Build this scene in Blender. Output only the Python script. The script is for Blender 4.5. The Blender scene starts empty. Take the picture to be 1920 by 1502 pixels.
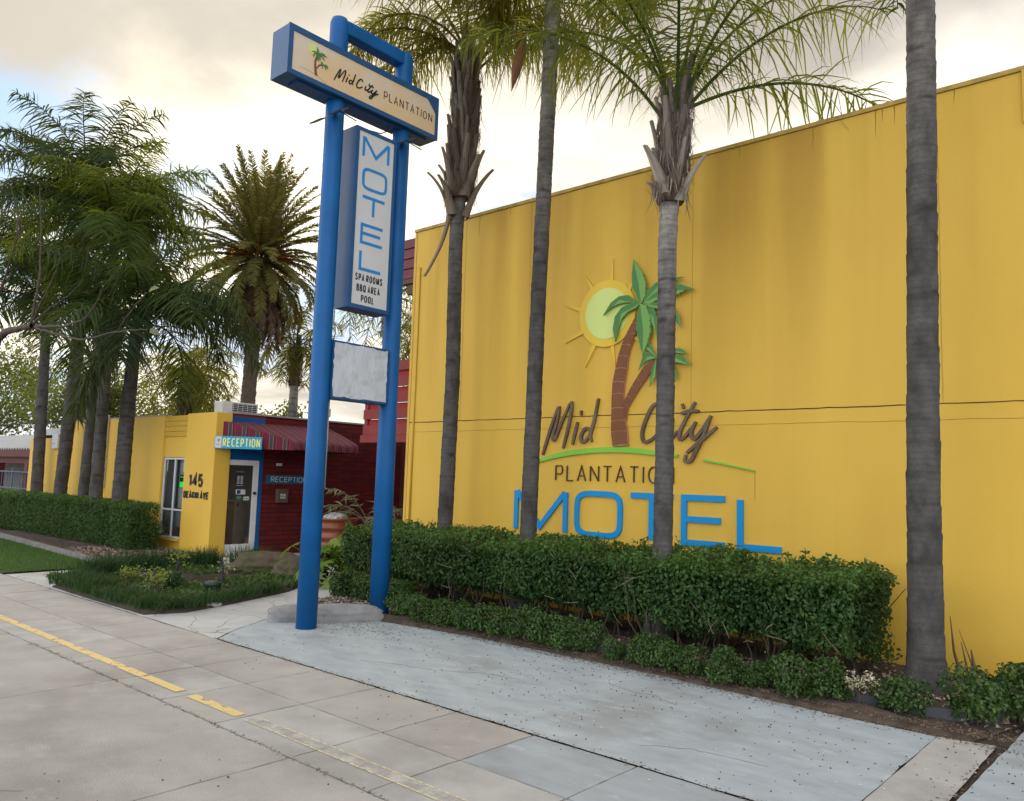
import bpy, math, random
import numpy as np
from mathutils import Vector, Matrix
R = math.radians
scene = bpy.context.scene
col = scene.collection

# ------------------------------------------------------------------ camera
cam_d = bpy.data.cameras.new('camera')
cam = bpy.data.objects.new('camera', cam_d); col.objects.link(cam)
cam_d.sensor_fit = 'HORIZONTAL'; cam_d.sensor_width = 36.0
cam_d.lens = 36.0 * 1500.0 / 1920.0
cam_d.clip_start = 0.05; cam_d.clip_end = 3000
yaw, pit, rol = R(41.39), R(5.69), R(1.82)
fw = Vector((-math.sin(yaw)*math.cos(pit), math.cos(yaw)*math.cos(pit), math.sin(pit)))
r0 = Vector((math.cos(yaw), math.sin(yaw), 0)); u0 = r0.cross(fw)
rt = r0*math.cos(rol) + u0*math.sin(rol); up = -r0*math.sin(rol) + u0*math.cos(rol)
cam.matrix_world = Matrix(((rt.x, up.x, -fw.x, 0), (rt.y, up.y, -fw.y, 0), (rt.z, up.z, -fw.z, 1.75), (0, 0, 0, 1)))
scene.camera = cam

# ------------------------------------------------------------------ world: evening sky with a broken cloud deck
SUN = Vector((-0.833, 0.424, 0.354)).normalized()
sun_el = math.asin(SUN.z); sun_rot = math.atan2(SUN.x, SUN.y)
w = bpy.data.worlds.new('World'); scene.world = w; w.use_nodes = True
nt = w.node_tree; nt.nodes.clear()
def N(t, **k):
    n = nt.nodes.new(t)
    for a, b in k.items(): setattr(n, a, b)
    return n
def lk(a, b): nt.links.new(a, b)
def mth(op, a, b=None, clamp=False):
    n = N('ShaderNodeMath', operation=op, use_clamp=clamp)
    for i, v in enumerate((a, b)):
        if v is None: continue
        if isinstance(v, (int, float)): n.inputs[i].default_value = v
        else: lk(v, n.inputs[i])
    return n.outputs[0]
def ramp(v, a, b, c=0.0, d=1.0, smooth=True):
    n = N('ShaderNodeMapRange', interpolation_type='SMOOTHSTEP' if smooth else 'LINEAR')
    lk(v, n.inputs[0])
    for i, x in zip((1, 2, 3, 4), (a, b, c, d)): n.inputs[i].default_value = x
    return n.outputs[0]
def mixc(f, a, b):
    n = N('ShaderNodeMix', data_type='RGBA')
    if isinstance(f, (int, float)): n.inputs[0].default_value = f
    else: lk(f, n.inputs[0])
    for i, v in ((6, a), (7, b)):
        if isinstance(v, tuple): n.inputs[i].default_value = (*v, 1)
        else: lk(v, n.inputs[i])
    return n.outputs[2]
sky = N('ShaderNodeTexSky', sky_type='NISHITA', sun_disc=False, sun_elevation=sun_el, sun_rotation=sun_rot, air_density=1.0, dust_density=1.2)
tc = N('ShaderNodeTexCoord'); sep = N('ShaderNodeSeparateXYZ'); lk(tc.outputs['Generated'], sep.inputs[0])
zc = mth('ADD', mth('MAXIMUM', sep.outputs[2], 0.0), 0.22)
px, py = mth('DIVIDE', sep.outputs[0], zc), mth('DIVIDE', sep.outputs[1], zc)
cmb = N('ShaderNodeCombineXYZ'); lk(px, cmb.inputs[0]); lk(py, cmb.inputs[1]); cmb.inputs[2].default_value = 3.7
def noise(scale, det, rough, dist=0.0, off=0.0):
    mp = N('ShaderNodeMapping'); lk(cmb.outputs[0], mp.inputs[0]); mp.inputs[1].default_value = (off, off*0.7, off)
    n = N('ShaderNodeTexNoise'); lk(mp.outputs[0], n.inputs[0])
    n.inputs['Scale'].default_value = scale; n.inputs['Detail'].default_value = det
    n.inputs['Roughness'].default_value = rough; n.inputs['Distortion'].default_value = dist
    return n.outputs[0]
cover = ramp(mth('ADD', noise(1.05, 9, 0.55, 0.25, 6.1), ramp(sep.outputs[2], 0.27, 0.43, -0.10, 0.0)), 0.31, 0.40)
hi = ramp(sep.outputs[2], 0.34, 0.50, -0.06, 0.15)
thick = ramp(mth('ADD', noise(1.05, 9, 0.52, 0.3, 44.9), hi), 0.40, 0.66)
dotn = N('ShaderNodeVectorMath', operation='DOT_PRODUCT'); lk(tc.outputs['Generated'], dotn.inputs[0]); dotn.inputs[1].default_value = SUN
glow = ramp(dotn.outputs['Value'], 0.94, 0.997)
glow2 = ramp(dotn.outputs['Value'], 0.0, 0.97)
dotb = N('ShaderNodeVectorMath', operation='DOT_PRODUCT'); lk(tc.outputs['Generated'], dotb.inputs[0]); dotb.inputs[1].default_value = Vector((0.25, -1.0, 0.22)).normalized()
back = ramp(dotb.outputs['Value'], -0.45, 0.75, 0.60, 1.68)   # added fill: sky behind the camera raised to brighten the wall and ground
lit = mixc(glow2, (12.0, 12.0, 12.4), (16.8, 15.4, 12.9))
shade = mixc(glow2, (6.4, 6.35, 6.5), (6.9, 6.25, 5.4))
cl = mixc(mth('MULTIPLY', thick, mth('SUBTRACT', 1.0, mth('MULTIPLY', glow, 0.2))), lit, shade)
gl = N('ShaderNodeVectorMath', operation='SCALE'); gl.inputs[0].default_value = (7.0, 5.9, 3.6); lk(mth('MULTIPLY', glow, mth('SUBTRACT', 1.0, mth('MULTIPLY', thick, 0.9))), gl.inputs['Scale'])
ad = N('ShaderNodeVectorMath', operation='ADD'); lk(cl, ad.inputs[0]); lk(gl.outputs[0], ad.inputs[1])
nsk = N('ShaderNodeVectorMath', operation='SCALE'); lk(sky.outputs[0], nsk.inputs[0]); nsk.inputs['Scale'].default_value = 0.25
blue = N('ShaderNodeVectorMath', operation='ADD'); lk(nsk.outputs[0], blue.inputs[0]); blue.inputs[1].default_value = (3.2, 6.2, 9.8)
mixed = mixc(cover, blue.outputs[0], ad.outputs[0])
fin = N('ShaderNodeVectorMath', operation='SCALE'); lk(mixed, fin.inputs[0]); lk(back, fin.inputs['Scale']); full = fin.outputs[0]
bg = N('ShaderNodeBackground'); bg.inputs[1].default_value = 0.1; lk(full, bg.inputs[0])
wo = N('ShaderNodeOutputWorld'); lk(bg.outputs[0], wo.inputs[0])

sd = bpy.data.lights.new('sun', 'SUN'); sd.energy = 2.0; sd.angle = R(12); sd.color = (1.0, 0.86, 0.62)
so = bpy.data.objects.new('sun', sd); col.objects.link(so)
so.rotation_euler = SUN.to_track_quat('Z', 'Y').to_euler()
scene.view_settings.view_transform = 'Standard'; scene.view_settings.look = 'None'
scene.view_settings.exposure = 0.50; scene.view_settings.gamma = 1.0
scene.cycles.max_bounces = 8; scene.cycles.transparent_max_bounces = 12

# ------------------------------------------------------------------ helpers: materials
MATS = {}
def mat(name, c, rough=0.7, var=0.0, vscale=4.0, bump=0.0, bscale=40.0, c2=None, spec=0.3, metal=0.0, stretch=(1, 1, 1), contrast=(0.35, 0.65)):
    if name in MATS: return MATS[name]
    m = bpy.data.materials.new(name); m.use_nodes = True
    t = m.node_tree; b = t.nodes['Principled BSDF']
    b.inputs['Roughness'].default_value = rough; b.inputs['Metallic'].default_value = metal
    b.inputs['Specular IOR Level'].default_value = spec
    b.inputs['Base Color'].default_value = (*c, 1)
    tcn = t.nodes.new('ShaderNodeTexCoord'); mp = t.nodes.new('ShaderNodeMapping'); mp.inputs[3].default_value = stretch
    t.links.new(tcn.outputs['Object'], mp.inputs[0])
    if c2 is None and var: c2 = tuple(x*(1-var) for x in c)
    if c2 is not None:
        n = t.nodes.new('ShaderNodeTexNoise'); n.inputs['Scale'].default_value = vscale; n.inputs['Detail'].default_value = 7; n.inputs['Roughness'].default_value = .6
        t.links.new(mp.outputs[0], n.inputs[0])
        r = t.nodes.new('ShaderNodeMapRange'); r.inputs[1].default_value, r.inputs[2].default_value = contrast
        t.links.new(n.outputs[0], r.inputs[0])
        x = t.nodes.new('ShaderNodeMix'); x.data_type = 'RGBA'; x.inputs[6].default_value = (*c, 1); x.inputs[7].default_value = (*c2, 1)
        t.links.new(r.outputs[0], x.inputs[0]); t.links.new(x.outputs[2], b.inputs['Base Color'])
    if bump:
        n2 = t.nodes.new('ShaderNodeTexNoise'); n2.inputs['Scale'].default_value = bscale; n2.inputs['Detail'].default_value = 5
        t.links.new(mp.outputs[0], n2.inputs[0])
        bp = t.nodes.new('ShaderNodeBump'); bp.inputs['Strength'].default_value = bump; bp.inputs['Distance'].default_value = 0.02
        t.links.new(n2.outputs[0], bp.inputs['Height']); t.links.new(bp.outputs[0], b.inputs['Normal'])
    MATS[name] = m
    return m
def leafmat(name, ca, cb, trans=0.35, rough=0.5, tcol=None, spec=0.35):
    if name in MATS: return MATS[name]
    m = bpy.data.materials.new(name); m.use_nodes = True
    t = m.node_tree; b = t.nodes['Principled BSDF']; o = t.nodes['Material Output']
    b.inputs['Roughness'].default_value = rough; b.inputs['Specular IOR Level'].default_value = spec
    a = t.nodes.new('ShaderNodeAttribute'); a.attribute_name = 'rnd'
    x = t.nodes.new('ShaderNodeMix'); x.data_type = 'RGBA'; x.inputs[6].default_value = (*ca, 1); x.inputs[7].default_value = (*cb, 1)
    t.links.new(a.outputs['Fac'], x.inputs[0]); t.links.new(x.outputs[2], b.inputs['Base Color'])
    tr = t.nodes.new('ShaderNodeBsdfTranslucent')
    if tcol is None: tcol = (cb[0]*2.4, cb[1]*2.2, cb[2]*1.2)
    tr.inputs[0].default_value = (*tcol, 1)
    ms = t.nodes.new('ShaderNodeMixShader'); ms.inputs[0].default_value = trans
    t.links.new(b.outputs[0], ms.inputs[1]); t.links.new(tr.outputs[0], ms.inputs[2]); t.links.new(ms.outputs[0], o.inputs[0])
    MATS[name] = m
    return m

# ------------------------------------------------------------------ helpers: meshes and objects
def tag(o, label=None, cat=None, group=None, kind=None):
    for k, v in (('label', label), ('category', cat), ('group', group), ('kind', kind)):
        if v: o[k] = v
    return o
def empty(name, loc, label, cat, group=None):
    o = bpy.data.objects.new(name, None); col.objects.link(o); o.location = loc; o.empty_display_size = 0.2
    return tag(o, label, cat, group)
def origin_of(p):
    v = Vector((0, 0, 0))
    while p is not None: v += p.location; p = p.parent
    return v
def link(name, me, m, parent, org):
    o = bpy.data.objects.new(name, me); col.objects.link(o)
    for k in (m if isinstance(m, (list, tuple)) else [m]): me.materials.append(k)
    if parent is None: o.location = org
    else: o.parent = parent
    return o
def mesh_np(name, v, faces, m, parent=None, rnd=None, smooth=True, matidx=None):
    """v (n,3) world coordinates, faces list of int arrays (k,3 or 4); rnd per vertex"""
    v = np.asarray(v, np.float32)
    org = origin_of(parent) if parent is not None else Vector(((v[:, 0].min()+v[:, 0].max())/2, (v[:, 1].min()+v[:, 1].max())/2, v[:, 2].min()))
    v = v - np.array(org, np.float32)
    if not isinstance(faces, list): faces = [faces]
    faces = [np.asarray(f, np.int32) for f in faces if len(f)]
    me = bpy.data.meshes.new(name)
    me.vertices.add(len(v)); me.vertices.foreach_set('co', v.ravel())
    li = np.concatenate([f.ravel() for f in faces]); tot = np.concatenate([np.full(len(f), f.shape[1], np.int32) for f in faces])
    me.loops.add(len(li)); me.loops.foreach_set('vertex_index', li)
    me.polygons.add(len(tot)); st = np.zeros(len(tot), np.int32); st[1:] = np.cumsum(tot)[:-1]
    me.polygons.foreach_set('loop_start', st)
    if matidx is not None: me.polygons.foreach_set('material_index', np.asarray(matidx, np.int32))
    me.polygons.foreach_set('use_smooth', np.full(len(tot), smooth, bool))
    if rnd is not None:
        at = me.attributes.new('rnd', 'FLOAT', 'POINT'); at.data.foreach_set('value', np.asarray(rnd, np.float32))
    me.update(calc_edges=True); me.validate()
    return link(name, me, m, parent, org)

class MB:
    def __init__(s): s.v = []; s.f = []; s.mi = []; s.sm = []
    def add(s, vs, fs, mi=0, sm=False):
        o = len(s.v); s.v += [tuple(map(float, p)) for p in vs]
        for f in fs: s.f.append(tuple(i+o for i in f)); s.mi.append(mi); s.sm.append(sm)
        return s
    def box(s, x0, x1, y0, y1, z0, z1, mi=0):
        return s.add([(x0,y0,z0),(x1,y0,z0),(x1,y1,z0),(x0,y1,z0),(x0,y0,z1),(x1,y0,z1),(x1,y1,z1),(x0,y1,z1)],
                     [(0,3,2,1),(4,5,6,7),(0,1,5,4),(1,2,6,5),(2,3,7,6),(3,0,4,7)], mi)
    def obox(s, c, ax, ay, az, mi=0):
        """box about centre c with half-axis vectors"""
        c, ax, ay, az = map(Vector, (c, ax, ay, az))
        vs = [c+ax*i+ay*j+az*k for k in (-1, 1) for i, j in ((-1,-1),(1,-1),(1,1),(-1,1))]
        return s.add(vs, [(0,3,2,1),(4,5,6,7),(0,1,5,4),(1,2,6,5),(2,3,7,6),(3,0,4,7)], mi)
    def quad(s, a, b, c, d, mi=0): return s.add([a, b, c, d], [(0, 1, 2, 3)], mi)
    def tube(s, pts, rad, n=12, mi=0, cap=True, sm=True):
        pts = [Vector(p) for p in pts]; rad = rad if isinstance(rad, (list, tuple)) else [rad]*len(pts)
        vs = []; ref = None
        for i, p in enumerate(pts):
            t = (pts[min(i+1, len(pts)-1)] - pts[max(i-1, 0)]).normalized()
            if ref is None: ref = Vector((0, 0, 1)) if abs(t.z) < .9 else Vector((1, 0, 0))
            a = (ref - t*ref.dot(t)).normalized(); b = t.cross(a); ref = a
            for k in range(n):
                q = 2*math.pi*k/n; vs.append(p + (a*math.cos(q) + b*math.sin(q))*rad[i])
        fs = [(i*n+k, i*n+(k+1) % n, (i+1)*n+(k+1) % n, (i+1)*n+k) for i in range(len(pts)-1) for k in range(n)]
        s.add(vs, fs, mi, sm)
        if cap:
            o = len(s.v)-len(vs)
            s.f.append(tuple(o+k for k in reversed(range(n)))); s.mi.append(mi); s.sm.append(False)
            s.f.append(tuple(o+(len(pts)-1)*n+k for k in range(n))); s.mi.append(mi); s.sm.append(False)
        return s
    def lathe(s, c, prof, n=32, mi=0):
        """prof: list of (r, z)"""
        vs = [(c[0]+r*math.cos(2*math.pi*k/n), c[1]+r*math.sin(2*math.pi*k/n), c[2]+z) for r, z in prof for k in range(n)]
        return s.add(vs, [(i*n+k, i*n+(k+1) % n, (i+1)*n+(k+1) % n, (i+1)*n+k) for i in range(len(prof)-1) for k in range(n)], mi, True)
    def prism(s, poly, fr, d0, d1, mi=0):
        """poly: 2-D outline (convex or not), fr frame -> front at d1, sides back to d0"""
        n = len(poly)
        a = [fr(u, v, d1) for u, v in poly]; b = [fr(u, v, d0) for u, v in poly]
        ar = sum(poly[i][0]*poly[(i+1) % n][1]-poly[(i+1) % n][0]*poly[i][1] for i in range(n))
        o = tuple(range(n)) if ar > 0 else tuple(reversed(range(n)))
        s.add(a+b, [o] + [(i, n+i, n+(i+1) % n, (i+1) % n) if ar > 0 else (i, (i+1) % n, n+(i+1) % n, n+i) for i in range(n)], mi)
        return s
    def build(s, name, m, parent=None, bevel=0.0):
        v = np.array(s.v, np.float32)
        org = origin_of(parent) if parent is not None else Vector(((v[:, 0].min()+v[:, 0].max())/2, (v[:, 1].min()+v[:, 1].max())/2, v[:, 2].min()))
        me = bpy.data.meshes.new(name); me.from_pydata([tuple(p) for p in (v-np.array(org, np.float32))], [], s.f)
        me.polygons.foreach_set('material_index', s.mi); me.polygons.foreach_set('use_smooth', s.sm); me.update()
        o = link(name, me, m, parent, org)
        if bevel:
            b = o.modifiers.new('bevel', 'BEVEL'); b.width = bevel; b.segments = 2; b.limit_method = 'ANGLE'
        return o

def frame(O, Rv, Uv):
    O, Rv, Uv = Vector(O), Vector(Rv).normalized(), Vector(Uv).normalized(); Nv = Rv.cross(Uv)
    return lambda u, v, d=0.0: O + Rv*u + Uv*v + Nv*d
def catmull(p, n=6, closed=False):
    p = [Vector((a[0], a[1])) for a in p]; out = []; m = len(p)
    rng = range(m) if closed else range(m-1)
    for i in rng:
        if closed: a, b, c, d = p[(i-1) % m], p[i], p[(i+1) % m], p[(i+2) % m]
        else: a, b, c, d = p[max(i-1, 0)], p[i], p[i+1], p[min(i+2, m-1)]
        for k in range(n):
            t = k/n; out.append(0.5*((2*b)+(c-a)*t+(2*a-5*b+4*c-d)*t*t+(3*b-a-3*c+d)*t**3))
    if not closed: out.append(p[-1])
    return [(q.x, q.y) for q in out]
def ribbon(mb, pts, wd, fr, d0, d1, closed=False, mi=0, taper=None):
    P = [Vector(p) for p in pts]; n = len(P); L = []; Rr = []
    for i in range(n):
        a = P[i-1] if (i > 0 or closed) else None; c = P[(i+1) % n] if (i < n-1 or closed) else None
        t1 = (P[i]-a).normalized() if a is not None else None; t2 = (c-P[i]).normalized() if c is not None else None
        if t1 is None: t1 = t2
        if t2 is None: t2 = t1
        n1 = Vector((-t1.y, t1.x)); n2 = Vector((-t2.y, t2.x)); b = n1+n2
        if b.length < 1e-4: b = n1
        b.normalize(); h = wd/2/max(.45, b.dot(n1))
        if taper: h *= taper(i/(n-1))
        L.append(P[i]+b*h); Rr.append(P[i]-b*h)
    vs = [fr(p.x, p.y, d1) for p in L]+[fr(p.x, p.y, d1) for p in Rr]+[fr(p.x, p.y, d0) for p in L]+[fr(p.x, p.y, d0) for p in Rr]
    fs = []
    for i in range(n if closed else n-1):
        j = (i+1) % n
        fs += [(n+i, n+j, j, i), (i, j, 2*n+j, 2*n+i), (n+j, n+i, 3*n+i, 3*n+j)]
    if not closed: fs += [(0, 2*n, 3*n, n), (n-1, 2*n-1, 4*n-1, 3*n-1)]
    mb.add(vs, fs, mi)
def sup(cx, cy, rx, ry, e, a0, a1, n=28):
    o = []
    for k in range(n+1):
        a = R(a0+(a1-a0)*k/n); c, s_ = math.cos(a), math.sin(a)
        o.append((cx+rx*math.copysign(abs(c)**(2/e), c), cy+ry*math.copysign(abs(s_)**(2/e), s_)))
    return o
def bowl(y0, y1, x1=1.0, x0=0.0):
    r = min((y1-y0)/2, .5); return [(x0, y1)] + [(x1-r*.9+r*.9*math.cos(R(a)), (y0+y1)/2+(y1-y0)/2*math.sin(R(a))) for a in range(90, -91, -15)] + [(x0, y0)]
def glyph(ch, e):
    O = ('c', sup(.5, .5, .5, .5, e, 0, 360, 40)[:-1])
    S = [(.95,.82),(.8,.96),(.5,1),(.2,.96),(.03,.76),(.2,.57),(.5,.5),(.8,.43),(.97,.24),(.8,.04),(.5,0),(.2,.04),(.03,.18)]
    G = {'A': (.95, [[(0,0),(.5,1),(1,0)], [(.2,.34),(.8,.34)]]), 'B': (.85, [[(0,0),(0,1)], bowl(.53,1,.92), bowl(0,.53,1)]),
     'C': (.95, [sup(.5,.5,.5,.5,e,42,318,30)]), 'D': (.9, [[(0,0),(0,1)], bowl(0,1)]),
     'E': (.8, [[(1,1),(0,1),(0,0),(1,0)], [(0,.52),(.9,.52)]]), 'I': (.0, [[(0,0),(0,1)]]),
     'K': (.85, [[(0,0),(0,1)], [(.95,1),(.05,.42)], [(.3,.6),(1,0)]]), 'L': (.72, [[(0,1),(0,0),(1,0)]]),
     'M': (1.15, [[(0,0),(0,1)], [(1,0),(1,1)], [(.015,.985),(.5,.1),(.985,.985)]]), 'N': (.95, [[(0,0),(0,1)], [(1,0),(1,1)], [(.02,.97),(.98,.03)]]),
     'O': (1.0, [O]), 'P': (.82, [[(0,0),(0,1)], bowl(.44,1)]), 'Q': (1.0, [O, [(.62,.28),(1.02,-.08)]]),
     'R': (.85, [[(0,0),(0,1)], bowl(.47,1), [(.45,.47),(1,0)]]), 'S': (.85, [catmull(S, 3)]), 'T': (.85, [[(0,1),(1,1)], [(.5,1),(.5,0)]]),
     'V': (.9, [[(0,1),(.5,0),(1,1)]]), '1': (.4, [[(.8,0),(.8,1)], [(.05,.80),(.72,.95)]]), '4': (.85, [[(.74,0),(.74,1),(0,.3),(1,.3)]]),
     '5': (.8, [[(.92,1),(.14,1),(.08,.56)] + catmull([(.08,.56),(.5,.64),(.95,.45),(.9,.1),(.5,0),(.05,.12)], 4)[1:]])}
    return G.get(ch)
def text(mb, s, fr, x0, y0, h, wscale, stroke, gap, d0, d1, e=2.0, mi=0, width=None):
    def run(ws, draw):
        x = 0
        for ch in s:
            if ch == ' ': x += h*.42*ws/.75; continue
            a, st = glyph(ch, e); wd = a*h*ws
            if draw:
                for k, q in enumerate(st):
                    cl_ = False
                    if isinstance(q, tuple): cl_, q = True, q[1]
                    ribbon(mb, [(x0+x+stroke/2+u*wd, y0+stroke/2+v*(h-stroke)) for u, v in q], stroke, fr, d0, d1+0.0004*k, cl_, mi)
            x += wd+stroke+gap
        return x-gap
    if width: wscale *= 1.0; cur = run(wscale, False); fixed = run(1e-9, False); wscale *= (width-fixed)/(cur-fixed)
    run(wscale, True)

# ------------------------------------------------------------------ helpers: foliage
def leaves(P, Nn, size, rng, asp=.55, fold=.25, upb=.25, spread=.8, bend=.15):
    """folded diamond leaves at P with rough normals Nn -> verts, faces, rnd"""
    n = len(P); nn = Nn + rng.normal(0, spread, (n, 3)) + np.array([0, 0, upb]); nn /= np.linalg.norm(nn, axis=1)[:, None]
    t = rng.normal(0, 1, (n, 3)) + np.array([0, 0, -.35]); t -= nn*np.sum(t*nn, 1)[:, None]; t /= np.linalg.norm(t, axis=1)[:, None]
    b = np.cross(nn, t); s = (size*rng.uniform(.65, 1.3, n))[:, None]
    v = np.empty((n, 6, 3)); m1 = P + t*s*.33; m2 = P + t*s*.7
    v[:, 0] = P; v[:, 1] = m1 + b*s*asp*.5 + nn*s*fold*.3; v[:, 2] = m2 + b*s*asp*.42 + nn*s*fold*.2
    v[:, 3] = P + t*s - nn*s*bend; v[:, 4] = m2 - b*s*asp*.42 + nn*s*fold*.2; v[:, 5] = m1 - b*s*asp*.5 + nn*s*fold*.3
    i = np.arange(n)[:, None]*6
    f = np.concatenate([i+np.array([[0, 1, 2, 3]]), i+np.array([[0, 3, 4, 5]])])
    return v.reshape(-1, 3), f
def wob(p, f, seed):
    a = seed*1.7
    return (np.sin(p[:, 0]*f+a)+np.sin(p[:, 1]*f*1.13+a*2.1)+np.sin(p[:, 2]*f*1.3+a*.7)+np.sin((p[:, 0]+p[:, 2])*f*2.1+a*1.3)*.6+np.sin((p[:, 1]-p[:, 2])*f*2.7+a)*.5)/3
def clumprnd(P, rng, f, seed): return np.clip(.45+.35*wob(P, f, seed)+rng.normal(0, .22, len(P)), 0, 1)
def hedge_pts(x0, x1, y0, y1, z0, z1, n, rng, depth=.12, disp=.05, fr=5.0, seed=1.0, rnd=.12):
    ar = np.array([(x1-x0)*(y1-y0), (x1-x0)*(z1-z0), (x1-x0)*(z1-z0), (y1-y0)*(z1-z0), (y1-y0)*(z1-z0)]); face = rng.choice(5, n, p=ar/ar.sum())
    u, v = rng.random(n), rng.random(n); P = np.empty((n, 3)); Q = np.zeros((n, 3))
    X, Y, Z = x0+u*(x1-x0), y0+v*(y1-y0), z0+v*(z1-z0); Yu = y0+u*(y1-y0)
    for k, (a, b, c, nr) in enumerate(((X, Y, z1, (0, 0, 1)), (X, y0, Z, (0, -1, 0)), (X, y1, Z, (0, 1, 0)), (x0, Yu, Z, (-1, 0, 0)), (x1, Yu, Z, (1, 0, 0)))):
        mk = face == k
        for j, q in enumerate((a, b, c)): P[mk, j] = q[mk] if isinstance(q, np.ndarray) else q
        Q[mk] = nr
    # round the edges
    c = np.array([(x0+x1)/2, (y0+y1)/2, (z0+z1)/2]); h = np.array([(x1-x0)/2, (y1-y0)/2, (z1-z0)/2])
    d = P-c; inner = np.clip(d, -(h-rnd), h-rnd); e = d-inner; L = np.linalg.norm(e, axis=1)[:, None]+1e-6
    P = c+inner+e/L*np.minimum(L, rnd); Q = np.where(L > rnd*.3, e/L, Q)
    P = P + Q*(wob(P, fr, seed)*disp - np.abs(rng.normal(0, depth, n)))[:, None]
    return P, Q
def rndify(P, rng, f=3.0, seed=1.0, per=6): return np.repeat(clumprnd(P, rng, f, seed), per)

def strip_tube(pts, rad, n=5):
    pts = np.asarray(pts, float); t = np.gradient(pts, axis=0); t /= np.linalg.norm(t, axis=1)[:, None]+1e-9
    ref = np.array([.3, .2, 1.0]) if abs(t[:, 2]).mean() < .8 else np.array([1.0, .2, 0])
    a = np.cross(t, ref); a /= np.linalg.norm(a, axis=1)[:, None]+1e-9; b = np.cross(t, a)
    q = np.linspace(0, 2*np.pi, n, endpoint=False); rad = np.broadcast_to(rad, (len(pts),))
    v = pts[:, None]+(a[:, None]*np.cos(q)[None, :, None]+b[:, None]*np.sin(q)[None, :, None])*rad[:, None, None]
    m = len(pts); f = [(i*n+k, i*n+(k+1) % n, (i+1)*n+(k+1) % n, (i+1)*n+k) for i in range(m-1) for k in range(n)]
    return v.reshape(-1, 3), np.array(f)

class Fol:
    def __init__(s): s.v = []; s.f4 = []; s.r = []; s.n = 0
    def add(s, v, f, r):
        s.v.append(v); s.f4.append(np.asarray(f)+s.n); s.r.append(np.broadcast_to(r, (len(v),)) if np.ndim(r) == 0 else r); s.n += len(v)
    def build(s, name, m, parent=None): return mesh_np(name, np.concatenate(s.v), np.concatenate(s.f4), m, parent, np.concatenate(s.r))

def frond(F, base, az, e0, L, bend, nl, ll, wd, droop, rng, petiole=.16, plume=.55, rad=.022, fwd=.5, shade=.5, power=1.25, twist=0.0, chaos=.2):
    n = 26; s = np.linspace(0, 1, n); e = R(e0)-R(bend)*s**power; a = az+twist*s**2
    st = np.stack([np.cos(e)*np.cos(a), np.cos(e)*np.sin(a), np.sin(e)], 1)*L/(n-1)
    p = np.vstack([np.zeros(3), np.cumsum(st, 0)[:-1]])+np.asarray(base)
    v, f = strip_tube(p, rad*(1-.9*s)+.003, 5); F.add(v, f, .75)
    sj = np.concatenate([np.linspace(petiole, .995, nl)]*2); sj = np.clip(sj+rng.normal(0, .5/nl, 2*nl), petiole, .999)
    side = np.concatenate([np.ones(nl), -np.ones(nl)]); x = sj*(n-1); i0 = np.minimum(x.astype(int), n-2); fr = (x-i0)[:, None]
    pos = p[i0]*(1-fr)+p[i0+1]*fr; T = st[i0]*(1-fr)+st[i0+1]*fr; T /= np.linalg.norm(T, axis=1)[:, None]
    S = np.cross(T, np.array([0, 0, 1.0])); S /= np.linalg.norm(S, axis=1)[:, None]+1e-6; U = np.cross(S, T)
    ang = rng.uniform(-plume, plume*1.1, 2*nl)[:, None]
    d = S*side[:, None]*np.cos(ang)+U*np.sin(ang)+T*fwd+rng.normal(0, chaos, (2*nl, 3)); d /= np.linalg.norm(d, axis=1)[:, None]
    q = (sj-petiole)/(1-petiole); prof = np.clip(np.sin(np.pi*(.14+.8*q))**.7, .2, 1)
    l = (ll*prof*rng.uniform(.8, 1.15, 2*nl))[:, None]
    wv = np.cross(d, U+rng.normal(0, .5, (2*nl, 3))); wv /= np.linalg.norm(wv, axis=1)[:, None]+1e-6
    curl = rng.normal(0, chaos*.8, (2*nl, 3))*[1, 1, .5]; K = 4; V = np.empty((2*nl, K+1, 2, 3)); dr = droop*rng.uniform(.6, 1.4, (2*nl, 1))
    for k in range(K+1):
        t = k/K; c = pos+d*l*t*(1-.18*dr*t); c = c-np.array([0, 0, 1.0])*(l*dr*.75*t*t)+curl*l*t*t
        hw = wd*.5*(.55, 1, .9, .6, .06)[k]; V[:, k, 0] = c+wv*hw; V[:, k, 1] = c-wv*hw
    i = np.arange(2*nl)[:, None]*(2*(K+1)); ff = np.concatenate([i+np.array([[2*k, 2*k+1, 2*k+3, 2*k+2]]) for k in range(K)])
    F.add(V.reshape(-1, 3), ff, np.repeat(np.clip(shade+rng.normal(0, .2, 2*nl), 0, 1), 2*(K+1)))

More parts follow.
